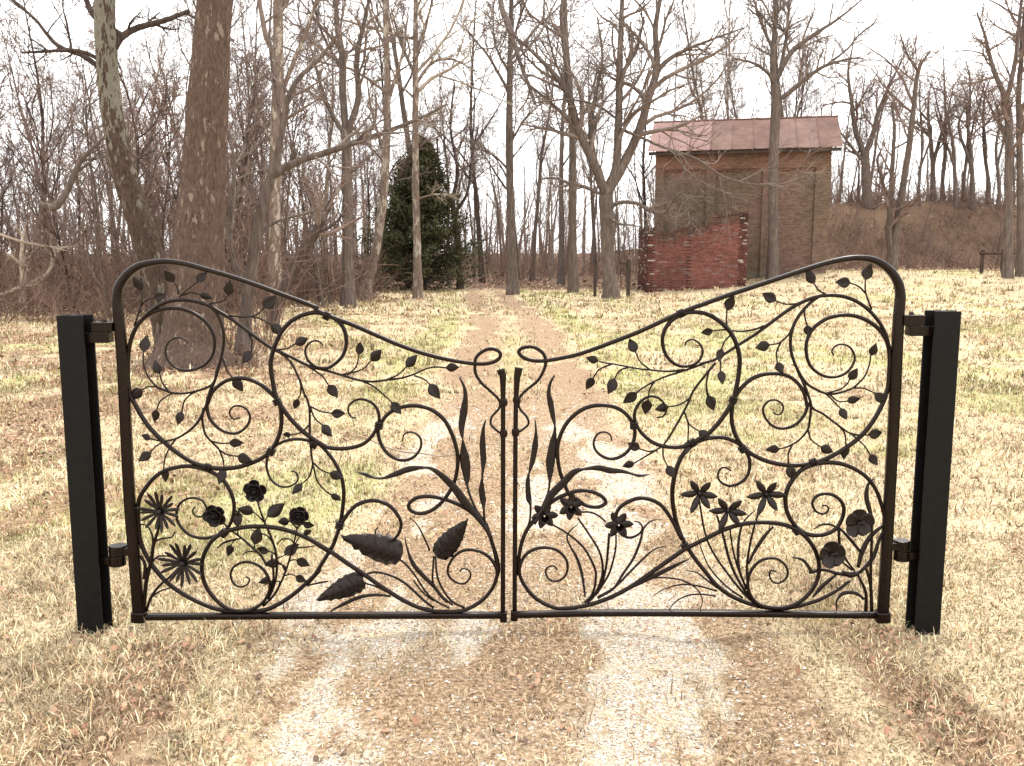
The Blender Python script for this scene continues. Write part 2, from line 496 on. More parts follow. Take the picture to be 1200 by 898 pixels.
def keyed(vals, n_pts, p):
    """values spread evenly by length along a line"""
    vals = np.atleast_1d(np.asarray(vals, float))
    s = np.concatenate([[0], np.cumsum(np.linalg.norm(np.diff(p, axis=0), axis=1))]); s /= s[-1]
    return np.interp(s, np.linspace(0, 1, len(vals)), vals) if len(vals) > 1 else np.full(len(p), vals[0])

WK = 1.1
def stroke(gate, name, s, w, dy=0.0, depth=None, sides=10, power=2.0, sub=5, mat=None, parent=None):
    p2 = catmull(trace(s) if isinstance(s, str) else s, sub)
    p = G(p2)
    wv = keyed(w, len(p), p) * GS * WK
    if isinstance(dy, (tuple, list)): p[:, 1] += keyed(dy, len(p), p)
    else: p[:, 1] += dy
    dv = wv if depth is None else keyed(depth, len(p), p) * GS
    V, Q, T = bar_mesh(p, wv, dv, sides, power)
    return link(name, mesh_np(name, V, [Q, T], True), mat or M['iron'], parent or gate)

def ribbon(gate, s, w, wide=11, dy=0.0):
    """twisted flat blade: where it shows narrow it is turned edge-on"""
    t = trace(s); w = np.array(w, float)
    p2 = catmull(t, 6)
    u = np.linspace(0, len(t) - 1, len(p2))
    wv = np.interp(u, np.arange(len(t)), w)
    p = G(p2); p[:, 1] += dy
    dv = np.clip((wide - wv) * 0.55, 1.2, 5.0)
    V, Q, T = bar_mesh(p, wv * GS, dv * GS, 8, 2.0)
    return link('blade', mesh_np('blade', V, [Q, T], True), M['iron_leaf'], gate)

def leaf_mesh(p0, p1, width, fold=0.25, bow=0.0, prof=None, thick=0.0022, rip=0.0, rng=RNG):
    """a forged leaf from base p0 to tip p1 (3D), folded along the midrib"""
    p0 = np.asarray(p0, float); p1 = np.asarray(p1, float)
    L = np.linalg.norm(p1 - p0)
    ax = (p1 - p0) / L
    nn = np.array([0, -1.0, 0]); nn = nn - ax * nn.dot(ax); nn /= np.linalg.norm(nn)
    sd = np.cross(ax, nn)
    if prof is None:
        prof = [(0, .12), (.08, .42), (.2, .82), (.34, 1.0), (.5, .96), (.66, .74), (.8, .46), (.92, .2), (1, .03)]
    n = len(prof)
    ss = np.array([-1, -.55, 0, .55, 1.0])
    V = []
    for i, (t, wv) in enumerate(prof):
        wob = 1 + rip * (1 if i % 2 else -1)
        for top in (1, -1):
            for s_ in ss:
                h = -fold * abs(s_) * wv * width / 2 + bow * L * 4 * t * (1 - t) + top * thick / 2
                if rip: h += rip * 2.2 * width * math.sin(i * 2.4) * abs(s_)
                V.append(p0 + ax * L * t + sd * s_ * wv * wob * width / 2 + nn * h)
    V = np.array(V)
    Q = []
    for i in range(n - 1):
        a, b = i * 10, (i + 1) * 10
        for k in range(4):
            Q.append((a + k, a + k + 1, b + k + 1, b + k))
            Q.append((a + 5 + k, b + 5 + k, b + 6 + k, a + 6 + k))
        Q.append((a, b, b + 5, a + 5)); Q.append((a + 4, a + 9, b + 9, b + 4))
    for a, fl in ((0, 1), ((n - 1) * 10, 0)):
        for k in range(4):
            q = (a + k, a + k + 5, a + k + 6, a + k + 1)
            Q.append(q if fl else q[::-1])
    return V, np.array(Q)

def vine_leaf(gate, center, stem, w0=1.6, w1=2.2):
    """stem traced from the leaf's base back to its branch; the leaf sits on its first point"""
    st = trace(stem)
    c = trace(center)[0]
    base = st[0]
    tip = base + 2.0 * (c - base)
    L = np.linalg.norm(tip - base)
    if L < 11: tip = base + (tip - base) * 11 / L; L = 11
    lift = RNG.uniform(-0.018, 0.022)
    so = stroke(gate, 'stem', st, [w0, w1], sides=6, sub=4)
    a, b = G([base, tip]); b[1] += lift
    V, Q = leaf_mesh(a, b, 0.64 * L * GS * RNG.uniform(.9, 1.1), fold=RNG.uniform(-.35, .45), bow=RNG.uniform(-.06, .1))
    link('leaf', mesh_np('leaf', V, [Q], True), M['iron_leaf'], so)

def petal_flower(gate, name, c, n, length, width, lift=0.0, curl=0.0, prof=None, a0=0.0, jit=0.0, tilt=0.0, fold=0.2, fwd=-0.012, squash=1.0, lens=None, parent=None):
    """petals round a centre; lift: tips towards the viewer, curl: bow"""
    root = parent
    cc = G([c])[0] + np.array([0, fwd, 0])
    for i in range(n):
        a = a0 + 2 * math.pi * i / n + RNG.uniform(-jit, jit)
        L = (lens[i % len(lens)] if lens else length) * GS * RNG.uniform(0.93, 1.07)
        tip = cc + np.array([math.cos(a) * L, -lift * L * RNG.uniform(.7, 1.3), math.sin(a) * L * squash])
        V, Q = leaf_mesh(cc + (tip - cc) * 0.06, tip, width * GS, fold=fold, bow=curl, prof=prof)
        link('petal', mesh_np('petal', V, [Q], True), M['iron_leaf'], root)

def blob_mesh(c, r, ry=None, seg=10):
    mb = MB()
    ry = ry or r
    th = np.linspace(0.05, math.pi - 0.05, 7)
    pts = []
    V = []
    for t in th:
        for k in range(seg):
            a = 2 * math.pi * k / seg
            V.append((c[0] + r * math.sin(t) * math.cos(a), c[1] - ry * math.cos(t), c[2] + r * math.sin(t) * math.sin(a)))
    idx = np.arange(7 * seg).reshape(7, seg); nx = np.roll(idx, -1, 1)
    Q = np.stack([idx[:-1], idx[1:], nx[1:], nx[:-1]], -1).reshape(-1, 4)
    return mesh_np('bud', np.array(V), [Q], True)

def collar(gate, px, py, ang, w=11, l=8):
    """forged band tying bars that touch; ang = direction of the bars"""
    dx, dy = math.cos(ang), math.sin(ang)
    for k in (-1, 0, 1):
        cx, cy = px + dx * k * l * 0.33, py + dy * k * l * 0.33
        ex, ey = -dy * w / 2, dx * w / 2
        s = np.array([(cx - dx * l * .17, cy - dy * l * .17), (cx + dx * l * .17, cy + dy * l * .17)])
        p = catmull(s, 2)
        p3 = G(p)
        ww = np.array([.82, 1, .82]) * w * GS
        V, Q, T = bar_mesh(p3, ww, ww * 0.85, 10, 3.0)
        link('collar', mesh_np('collar', V, [Q, T], True), M['iron'], gate)

def anchor(o, loc):
    """put a thing's Empty at its base without moving its parts"""
    o.location = loc
    for ch in o.children:
        ch.location = (-loc[0], -loc[1], -loc[2])

gl = empty('gate_leaf')
gr = empty('gate_leaf')

# --- frames
stroke(gl, 'frame_bar', 'PX 163,727 158,660 151.6,580 144,430 139.5,375 L1 38,288 37,240 48,180 95,110 160,62 240,40 330,33 440,48 560,80 700,120 850,170 1000,225 1197,300 L2 100,115 200,160 320,205 440,258 560,310 680,355 800,390 900,412 1000,428 1080,432 1140,420 1175,395 1175,365 1140,345 1100,348 1060,370 1035,400 1030,440 1035,490 1070,545 1120,590 1165,635 1178,670 1165,700 1130,740 1122,780 1145,810 1175,835',
       [12.4, 12.3, 12.2, 12.1, 12, 11.9, 11.8, 11.7, 11.6, 11.5, 10.8, 8.6, 6.5, 5.6, 5.2, 5.1, 5, 4.9, 4.8, 4.7, 4.6, 4.4, 4.2, 4, 3.8, 3.2, 2.7, 2.4], power=3, sides=12, depth=[11.4] * 10 + [11, 10.5, 10, 9.5, 9, 8.5, 8, 7.5, 7, 6.5, 6, 5.5, 5, 4.6, 4.2, 3.5, 2.9, 2.5])
stroke(gl, 'latch_stile', 'PX 586.5,433 588,438 589.4,446 589.5,520 589.5,620 589.3,727', [9, 6.5, 5.3] + [5.2] * 16, power=3.2, depth=6)
stroke(gl, 'bottom_rail', 'PX 158,723 250,722.3 360,721.5 588,721', [6.6], power=4.5, sides=12, depth=10)
stroke(gr, 'frame_bar', 'PX 1034,725 1038,660 1042.5,580 1048,480 1052.6,380 R1 1170,278 1172,225 1160,160 1120,95 1060,45 1000,20 930,12 850,18 740,42 600,85 450,135 300,185 150,235 0,290 R2 1100,88 980,135 860,190 740,245 600,300 480,345 380,378 280,400 180,415 110,410 60,390 40,362 60,340 110,332 150,345 185,375 197,420 185,470 150,530 90,580 50,620 38,660 50,700 85,740 97,780 70,810 40,830',
       [12.4, 12.3, 12.2, 12.1, 12, 11.9, 11.8, 11.7, 11.6, 11.5, 10.8, 8.6, 6.5, 5.6, 5.2, 5.1, 5, 4.9, 4.8, 4.7, 4.6, 4.4, 4.2, 4, 3.8, 3.2, 2.7, 2.4], power=3, sides=12, depth=[11.4] * 10 + [11, 10.5, 10, 9.5, 9, 8.5, 8, 7.5, 7, 6.5, 6, 5.5, 5, 4.6, 4.2, 3.5, 2.9, 2.5])
stroke(gr, 'latch_stile', 'PX 608,431 607,437 605.8,446 604.3,490 603.6,600 603,727', [9, 6.5, 5.3] + [5.2] * 16, power=3.2, depth=6)
stroke(gr, 'bottom_rail', 'PX 603,720.5 700,718.5 820,718.6 1036,721', [6.6], power=4.5, sides=12, depth=10)
# caps at the feet of the stiles
for g, x, y, w in ((gl, 163, 722, 15.5), (gl, 590, 722.5, 8), (gr, 602.5, 721, 8), (gr, 1034, 722, 15.5)):
    stroke(g, 'foot_cap', np.array([(x, y - 5), (x, y), (x, y + 6)]), [w], power=4, sides=12, depth=w)
for g, x, y in ((gl, 590.2, 471.5), (gl, 590.2, 508), (gr, 605.6, 469), (gr, 604.2, 506.5)):
    stroke(g, 'stile_tie', np.array([(x - .3, y - 4), (x, y), (x, y + 4)]), [7.4, 9.2, 7.4], power=2.4, depth=8)

# --- scrolls, left leaf
SW = [1.8, 3.4, 4.4, 4.8, 5, 5, 4.8, 4.4, 3.4, 1.8]
stroke(gl, 'scroll', 'L1 448,512 430,490 390,478 345,495 318,540 325,600 370,650 430,672 500,660 560,625 598,560 600,470 560,395 480,335 390,308 300,312 215,345 150,410 110,510 97,620 99,740 110,820 L3 75,45 150,175 230,265 330,350 440,415 560,445 680,440 780,410 860,365 910,300 940,220 945,140 930,60 L1 925,795 860,745 780,717 700,722 640,750 590,800 562,870 L3 515,30 510,85 525,150 570,205 630,237 690,238 740,200 762,150 745,105 710,82 670,82 645,105 645,135 668,157 702,148', SW, dy=0.004)
stroke(gl, 'scroll', 'L2 145,325 120,300 85,298 50,325 40,365 60,415 110,450 170,455 220,425 260,380 280,310 270,240 240,190 200,160 150,140 90,132 30,145 L1 1097,357 1050,385 1000,440 965,510 945,570 935,640 945,720 960,800 985,860 L3 940,70 990,140 1050,205 1110,255 1180,300 L4 130,322 210,328 290,315 350,285 395,230 420,170 415,110 385,65 340,42 290,42 250,70 240,105 255,140 285,150', SW, dy=-0.004)
stroke(gl, 'scroll', 'L3 1000,460 1030,470 1042,500 1030,530 990,552 940,552 890,520 865,470 858,420 870,360 910,315 970,285 1040,275 1110,285 1170,310 L4 130,370 170,430 200,500 212,580 208,660 195,750 170,840 L6 145,430 90,520 40,600 0,645 L5 1120,590 1050,660 970,730 890,785 800,825 700,835 600,835 500,815 400,775 300,720 220,660 150,580 100,500 70,420 60,350 L3 105,690 115,620 150,560 200,500 260,460 330,440 400,433 470,445 540,470 600,510 640,570 665,640 665,710 640,780 590,825 520,852 460,852 400,830 350,780 330,720 345,660 390,625 440,620 480,635 505,675 500,710 470,730 440,722 425,695 440,670', SW, dy=0.006)
stroke(gl, 'scroll', 'L5 690,625 712,640 700,670 660,685 620,665 602,615 620,570 670,542 730,545 790,580 825,640 830,700 800,765 750,805 690,825 620,822 550,790 490,730 450,660 435,590 440,520 470,450 510,400 570,365 650,342 740,332 850,338 950,360 1040,395 1120,440 1180,480 L6 60,410 140,455 240,525 330,585 430,655 540,725 640,775 740,800 840,805 920,795 1000,755 1060,700 1100,630 1110,570 1090,520 1050,475 990,448 930,445 880,465 840,510 822,560 835,605 875,635 920,640 950,610 955,580 935,558 905,555 893,570', SW, dy=-0.006)
stroke(gl, 'scroll', 'L6 1100,625 1119,565 1110,500 1085,420 1060,350 1010,280 950,220 880,180 800,150 720,135 650,140 605,165 592,195 610,220 660,235 720,220 780,175 830,110 860,50 L4 875,460 880,380 865,300 840,230 800,160 740,110 680,85 610,78 540,90 480,120 440,165 415,215 420,270 450,335 500,380 560,398 620,380 660,330 665,280 640,245 600,232 565,248 557,285', [4, 4.6, 4.6, 4.2, 4.4, 4.6, 4.6, 4.2, 3.4, 1.6], dy=0.002)
stroke(gl, 'scroll', 'L4 165,855 200,770 230,720 280,665 340,638 400,633 460,650 510,690 545,750 545,800 515,850 470,873 430,865 400,835 400,805 415,790', [4, 4.6, 4.4, 3.6, 1.6], dy=0.0)
# --- scrolls, right leaf
stroke(gr, 'scroll', 'R1 785,585 775,555 800,525 840,518 885,540 908,590 895,640 850,690 780,710 710,695 650,645 625,570 630,490 670,420 740,370 820,348 900,350 980,378 1050,430 1095,500 1112,580 1110,680 1100,780 1070,850 R3 1090,20 1050,110 1000,190 940,260 870,315 790,365 700,405 600,425 500,425 400,405 320,370 260,325 215,260 190,180 190,100 R1 200,850 230,790 290,730 350,700 430,688 510,700 570,740 610,800 630,880 R3 635,60 615,130 560,190 490,212 430,198 385,150 372,95 400,55 440,45 480,65 490,95 475,125 450,130 432,115', SW, dy=0.004)
stroke(gr, 'scroll', 'R2 1010,325 1020,300 1060,290 1100,320 1113,365 1090,415 1040,443 970,440 910,395 880,320 885,250 920,190 975,150 1040,130 1120,135 1180,160 R1 60,345 130,395 180,450 215,520 232,600 225,700 205,800 185,860 R3 130,150 60,230 R4 1100,265 1040,300 980,318 900,315 830,295 770,250 730,195 715,140 725,90 760,45 810,22 860,35 895,75 900,110 880,140 845,145', SW, dy=-0.004)
stroke(gr, 'scroll', 'R3 185,460 150,440 118,455 108,495 130,530 180,548 240,530 280,490 295,430 285,370 245,315 190,282 130,265 60,268 R4 1097,285 1050,315 1000,365 965,440 945,520 938,600 945,680 965,770 1000,860 R6 1060,510 1130,600 R5 150,680 230,740 330,785 430,810 520,818 620,805 740,770 850,715 930,655', [1.8, 3.4, 4.4, 4.8, 5, 5, 5, 5, 4.6, 4.2, 3.4], dy=0.006)
stroke(gr, 'scroll', 'R5 495,595 465,590 455,620 475,655 515,662 555,630 560,585 530,540 480,518 420,525 370,560 335,620 330,690 355,750 400,790 460,805 540,805 620,780 690,720 735,640 745,560 725,480 690,420 640,370 560,328 480,312 400,308 320,315 250,330 170,360 80,405 R6 1047,445 1000,470 900,540 800,610 700,680 600,735 500,775 400,800 300,810 230,800 150,760 90,700 50,630 45,570 70,510 120,470 190,455 260,470 310,515 325,570 310,620 270,650 225,645 198,610 205,575 240,562 265,585', SW, dy=-0.006)
stroke(gr, 'scroll', 'R6 40,620 40,520 60,420 90,350 130,300 190,230 250,180 310,150 380,128 450,128 510,150 545,180 540,205 500,222 430,212 380,175 R4 340,605 300,520 275,440 265,340 280,260 320,180 380,120 450,85 530,75 610,90 670,130 710,190 718,250 700,310 660,360 600,388 540,380 490,340 478,290 500,245 540,232 575,250 583,285', [4, 4.6, 4.6, 4.2, 4.4, 4.6, 4.6, 4.2, 3.4, 1.6], dy=0.002)
stroke(gr, 'scroll', 'R6 990,410 930,290 870,210 800,175 740,170 680,190 630,225 605,275 610,330 640,380 690,400 740,380 762,345 745,312 715,305', [4, 4.6, 4.4, 3.6, 1.6], dy=0.0)
stroke(gr, 'scroll', 'R3 715,660 745,665 750,690 720,710 680,695 658,650 680,610 730,592 790,605 835,650 840,710 810,780 760,820 690,835 620,825 560,780 515,710 500,630 515,560 550,500 600,450 670,420 750,410 830,418 910,450 980,500 1030,570 1060,650 1080,730', [1.8, 3.2, 4.2, 4.6, 5, 5, 5, 4.8, 4.4, 4], dy=0.0)

# --- vines with leaves, left leaf
def vine(g, s, w): return stroke(g, 'vine', s, w, sides=8)
vine(gl, 'L1 98,560 140,430 190,362 260,302 340,265 430,258 510,270 580,295 640,330 720,380 800,440 880,500 950,545 1030,580 1110,620 1197,662 L2 60,448 140,465 230,490 310,515 370,530 440,535 520,525 600,515 680,490 740,462 800,450 860,455', [3.6, 4.2, 4.0, 3.4, 2.6, 1.7])
vine(gl, 'L1 580,295 620,340 650,410 660,490 650,570 620,670 600,740 560,770 480,795 400,805 340,795 270,770', [3.2, 3.4, 3, 2.6, 2.2])
vine(gl, 'L1 650,580 610,720 580,790 560,860 L3 500,90 460,170 400,230 330,270 270,285', [3, 3.4, 3, 2.2])
vine(gl, 'L3 490,90 485,170 500,240 530,280 580,330', [2.8, 2.2])
vine(gl, 'L1 960,550 985,565 1050,620 1100,720 1135,820 L3 1090,20 1110,90 1112,180 1115,290 L4 30,400 35,440', [2.4, 2.6, 2.6, 2.2])
LV = [('L2 900,452', 'L2 860,455 830,451 790,450'), ('L2 573,690', 'L2 545,657 510,625 440,565 370,532'), ('L1 195,513', 'L1 190,560 190,630 220,710 270,770'),
 ('L1 270,650', 'L1 285,690 300,740 340,797'), ('L1 140,810', 'L1 182,783 220,765 280,770 340,798'), ('L3 205,140', 'L3 217,102 240,50 300,10 340,2'), ('L3 355,150', 'L3 365,112 380,50 420,10 470,-15'),
 ('L3 150,262', 'L3 182,272 230,282 270,285'), ('L3 150,375', 'L3 182,350 210,318 250,290'), ('L3 262,490', 'L3 258,450 265,390 290,330 330,272'),
 ('L3 600,490', 'L3 612,445 605,390 580,330'), ('L3 680,298', 'L3 640,296 590,298 530,283'), ('L3 735,385', 'L3 690,374 630,363 582,335'),
 ('L1 160,160', 'L1 183,200 180,270 150,370 135,410'), ('L1 290,235', 'L1 253,245 205,260 178,290'), ('L1 345,118', 'L1 370,152 390,190 395,228'), ('L1 530,125', 'L1 503,155 450,195 398,242'),
 ('L1 553,237', 'L1 518,224 470,214 420,230'), ('L1 695,185', 'L1 685,232 650,265 575,280'), ('L1 930,268', 'L1 895,305 850,345 780,358 690,348'), ('L1 970,430', 'L1 935,400 880,370 825,357'),
 ('L1 1115,498', 'L1 1075,515 1030,542 960,548'), ('L1 798,592', 'L1 822,555 825,500 806,455'), ('L1 742,757', 'L1 715,718 680,670 652,595'),
 ('L2 230,722', 'L2 190,720 130,710 68,680'), ('L2 168,822', 'L2 137,788 95,750 65,680'), ('L3 1030,70', 'L3 1045,38 1058,10 1060,-40 1055,-80'), ('L3 975,250', 'L3 1003,248 1060,235 1108,192'),
 ('L4 170,485', 'L4 130,473 80,452 33,408'), ('L4 168,615', 'L4 138,597 110,578 60,520 38,438'), ('L3 1040,562', 'L3 1068,533 1110,490 1130,425'),
 ('L2 202,592', 'L2 173,555 140,505 75,458'), ('L2 356,340', 'L2 352,380 335,450 285,495'), ('L2 455,380', 'L2 422,415 370,465 260,494'), ('L2 660,415', 'L2 627,450 580,495 505,528'), ('L2 797,592', 'L2 765,550 730,520 675,500'),
 ('L3 690,735', 'L3 690,700 680,690 668,680')]
for c, s in LV: vine_leaf(gl, c, s)
# --- vines with leaves, right leaf
vine(gr, 'R1 1110,540 1080,440 1020,350 940,280 850,240 760,230 680,240 600,270 520,315 430,380 330,455 220,525 150,570 80,610 0,632 R2 1120,430 1010,470 900,505 820,540 760,575 730,600', [3.6, 4.2, 4.0, 3.4, 2.6, 1.7])
vine(gr, 'R2 1010,465 920,475 820,468 740,460 660,445 590,432 540,425', [2.6, 1.8])
vine(gr, 'R1 700,235 640,280 580,350 540,430 530,520 545,600 580,680 620,740 660,770 740,805 820,800 900,770', [3.4, 3.6, 3.2, 2.2])
vine(gr, 'R1 545,600 580,690 615,760 640,830 660,890 R3 720,125 800,185 880,240 940,250', [3, 2.8, 2])
vine(gr, 'R1 600,730 640,830 R3 650,80 645,150 630,220 580,280 530,310', [3, 2.8, 2])
vine(gr, 'R2 1190,425 1120,510 1060,590 1020,680 960,790 R4 890,300 830,345', [2.8, 2.6, 2])
vine(gr, 'R1 390,405 310,432 230,440 150,432', [2.6, 1.8])
RV = [('R2 690,632', 'R2 730,600 760,575 820,540'), ('R2 468,405', 'R2 505,415 540,425 590,432'), ('R1 1013,545', 'R1 1000,582 990,640 960,710 900,770'), ('R1 897,690', 'R1 875,725 860,750 820,780 740,803'),
 ('R1 1057,832', 'R1 1022,802 960,775 900,772'), ('R1 897,840', 'R1 860,850 810,850 760,812'), ('R3 838,125', 'R3 822,92 800,70 750,20 720,-2'), ('R3 1030,243', 'R3 985,248 940,250 880,240'),
 ('R3 1016,395', 'R3 995,363 960,310 890,245'), ('R3 852,355', 'R3 855,312 845,235 800,185'), ('R3 428,335', 'R3 467,330 500,322 530,310'), ('R3 745,335', 'R3 707,318 650,275 635,220'), ('R3 530,468', 'R3 520,425 518,360 540,308'),
 ('R1 645,120', 'R1 668,163 700,205 750,228'), ('R1 835,155', 'R1 880,158 930,180 968,218'), ('R1 984,92', 'R1 968,140 970,215 1005,315'), ('R1 405,240', 'R1 445,262 500,282 565,280'), ('R1 178,275', 'R1 160,320 155,380 165,425'),
 ('R1 45,445', 'R1 78,437 110,434 150,432'), ('R1 365,528', 'R1 410,520 465,508 520,460 537,425'), ('R1 468,655', 'R1 452,622 450,560 475,503'), ('R1 635,440', 'R1 628,405 615,360 612,315'), ('R1 118,580', 'R1 128,542 145,500 188,455'),
 ('R1 125,710', 'R1 122,670 122,630 115,595'), ('R3 65,65', 'R3 45,20 38,-20 40,-60 52,-120'), ('R2 705,325', 'R2 722,365 750,420 805,465'), ('R2 455,550', 'R2 475,513 510,465 585,432'), ('R2 580,562', 'R2 600,517 630,470 680,452'),
 ('R2 788,687', 'R2 795,642 805,580 832,537'), ('R2 877,693', 'R2 915,682 980,670 1040,632'), ('R2 1165,662', 'R2 1148,615 1135,550 1150,475'), ('R4 680,425', 'R4 715,413 770,380 835,342'), ('R4 710,312', 'R4 745,330 800,345 850,338'),
 ('R4 927,463', 'R4 908,428 885,380 882,322'), ('R4 1022,322', 'R4 1028,285 1030,190 1008,115'), ('R4 1127,250', 'R4 1090,225 1040,190 1010,125')]
for c, s in RV: vine_leaf(gr, c, s)

# --- collars
for x, y, a in ((325, 471, 1.1), (317.5, 529, 2.2), (243, 548, .25), (444, 499, 1.7), (368, 521, .4), (383, 370.5, .45), (262, 625, 2.4), (398, 616, 1.85)):
    collar(gl, x, y, a)
for x, y, a in ((859, 469, 2.0), (870.5, 526, .9), (953, 542, 2.9), (743, 499, 1.5), (812, 519, 2.6), (798, 367.5, 2.7), (934, 622, .9), (803, 640, 1.0)):
    collar(gr, x, y, a)

# --- twisted blades
ribbon(gl, 'L2 940,510 965,560 975,620 965,710 952,800 958,870 L4 910,290 918,370 926,430 932,490 936,545 955,610 990,690 1045,770', [2, 3.4, 5.5, 10, 8, 2, 3, 12, 13, 9, 3, 3, 3, 4])
ribbon(gl, 'L4 1045,160 1030,210 1025,300 1030,390 1027,450 1022,500 1020,570 1028,630 1032,675 1036,740 1052,800', [1.5, 4, 8, 8, 4, 2.5, 8, 8, 3, 3, 4])
ribbon(gl, 'L4 1075,840 1040,780 980,700 920,630 860,550 800,490 740,445 690,433 600,442 520,470 450,494 400,492 350,475 300,458', [5, 5, 7, 11, 10, 8, 5, 3, 8, 7, 3, 2.5, 5, 1], dy=-0.02)
ribbon(gr, 'R2 250,498 225,540 215,600 225,660 240,740 250,790 R4 250,230 240,300 225,400 222,470 220,520 212,580 185,650 150,720', [2, 3.5, 5, 8, 6, 2.5, 4, 10, 12, 8, 3, 2.5, 3, 4])
ribbon(gr, 'R4 135,160 140,230 135,310 120,400 100,470 92,530 98,620 108,660 105,740 90,800', [1.5, 3, 8, 7, 2.5, 6, 7.5, 3, 2.5, 4])
ribbon(gr, 'R4 130,760 190,660 230,590 300,520 360,460 420,442 500,435 570,450 640,455 700,470 740,480 800,472', [4, 6, 10, 10, 8, 3, 7, 8, 5, 2.5, 4, 1], dy=-0.02)

# --- broad leaves and grass of the left leaf
def broad(g, base, tip, w, fold, prof, dy=-0.015, lift=-0.02, rip=0.045):
    a, b = G([trace(base)[0], trace(tip)[0]])
    a[1] += dy; b[1] += dy + lift
    V, Q = leaf_mesh(a, b, w * GS, fold=fold, bow=0.05, prof=prof, thick=0.003, rip=rip)
    o = link('broad_leaf', mesh_np('broad_leaf', V, [Q], True), M['iron_leaf'], g)
    st = np.array([a * (1 - t) + b * t + np.array([0, -0.006 - 0.2 * t * (1 - t) * 0.06, 0]) for t in np.linspace(0, 0.9, 6)])
    V, Q, T = bar_mesh(st, np.linspace(.006, .002, 6), np.linspace(.008, .003, 6), 6)
    link('midrib', mesh_np('midrib', V, [Q, T], True), M['iron'], o)
    ax = (b - a); L = np.linalg.norm(ax); ax = ax / L
    nn = np.array([0, -1.0, 0]); nn = nn - ax * nn.dot(ax); nn /= np.linalg.norm(nn); sd = np.cross(ax, nn)
    pt, pw = zip(*prof)
    for t in (.1, .2, .31, .42, .53, .64, .75):
        for sg in (-1, 1):
            q = []
            for k, u in enumerate((0.05, .3, .6, .85)):
                tt = t + .11 * u; wv = float(np.interp(tt, pt, pw)) * w * GS / 2
                q.append(a + ax * L * tt + sd * sg * u * wv + nn * (-fold * u * wv + .05 * L * 4 * tt * (1 - tt) + .0035))
            V, Q = tubes(np.array([q]), np.array([[.0022, .0019, .0016, .0010]]), 5)
            link('vein', mesh_np('vein', V, [Q], True), M['iron'], o)
bp = [(0, .3), (.04, .72), (.1, .92), (.17, .97), (.24, 1.0), (.31, 1.0), (.38, .97), (.45, .92), (.52, .85), (.59, .76), (.66, .66), (.73, .55), (.8, .43), (.87, .3), (.94, .16), (1, .03)]
broad(gl, 'L6 553,485', 'L6 205,352', 35, .62, bp)
broad(gl, 'L6 335,620', 'L6 60,725', 27, .62, bp)
broad(gl, 'L6 765,487', 'L6 942,252', 27, .5, bp)
for s, w in (('L6 540,500 590,545 640,610 700,700 760,750 830,785', [2.4]), ('L6 315,605 370,580 440,582 530,615 600,665 680,740 740,785', [2.2, 3, 3]), ('L6 335,640 400,660 460,690', [2.4, 2]),
             ('L6 740,482 735,560 735,640 770,705 820,755', [2.2, 2.6]), ('L6 750,485 760,600 800,690 850,750 920,785', [2.2, 2.8]), ('L6 600,255 650,310 690,390 715,450', [1, 2, 2.4]),
             ('L5 1050,680 1110,665 1170,655 L6 0,655 110,632', [2, 1.6]), ('L6 620,625 680,700 740,745', [2, 2])):
    stroke(gl, 'stem', s, w, sides=7, sub=4)
for s, w in (('L6 135,805 200,770 300,725 400,710 485,718', [1.5, 4.5, 4.5, 3.5, 2.5]), ('L6 570,370 585,440 620,530 680,600 740,660 790,720 850,770', [1, 2.4, 5, 5.5, 4.5, 3, 2.5])):
    stroke(gl, 'blade', s, w, sides=8, sub=5, depth=2.2, mat=M['iron_leaf'])
stroke(gl, 'stem', 'L6 1045,290 1080,400 1106,510 1112,580', [4, 4.4], sides=8)

# --- starburst flowers
narrow = [(0, .5), (.2, .7), (.5, .95), (.75, 1), (.9, .7), (1, .1)]
for c, L, n, a0, cent in (('L5 195,240', 25.5, 16, .1, 3.6), ('L5 330,540', 28, 17, .3, 3.8)):
    fo = link('starburst_flower', blob_mesh(G(trace(c))[0] + (0, -.03, 0), cent * GS), M['iron_leaf'], gl)
    petal_flower(gl, 'starburst', trace(c)[0], n, L, 4.2, lift=.22, curl=-.03, prof=narrow, a0=a0, jit=.1, fold=.5, fwd=-.02, parent=fo, lens=[L, L * .86, L * 1.08, L * .92, L])
for s, w in (('L5 185,300 175,360 150,440 135,540 110,640 97,760 88,855', [2.6, 4, 4.5, 4.5, 4]), ('L5 300,570 250,625 190,675 140,740 105,830', [2.4, 3, 3.2]), ('L5 150,425 200,405 255,397 275,365', [2.6, 1.6]),
             ('L5 55,320 110,330 140,380 147,430', [1.4, 2.6]), ('L5 140,545 180,508 250,510', [2.6, 1.6]), ('L5 75,505 100,560 97,640', [3.4, 4.6]), ('L5 130,752 190,712 262,690', [2.4, 1.6])):
    stroke(gl, 'stem', s, w, sides=7, sub=4)
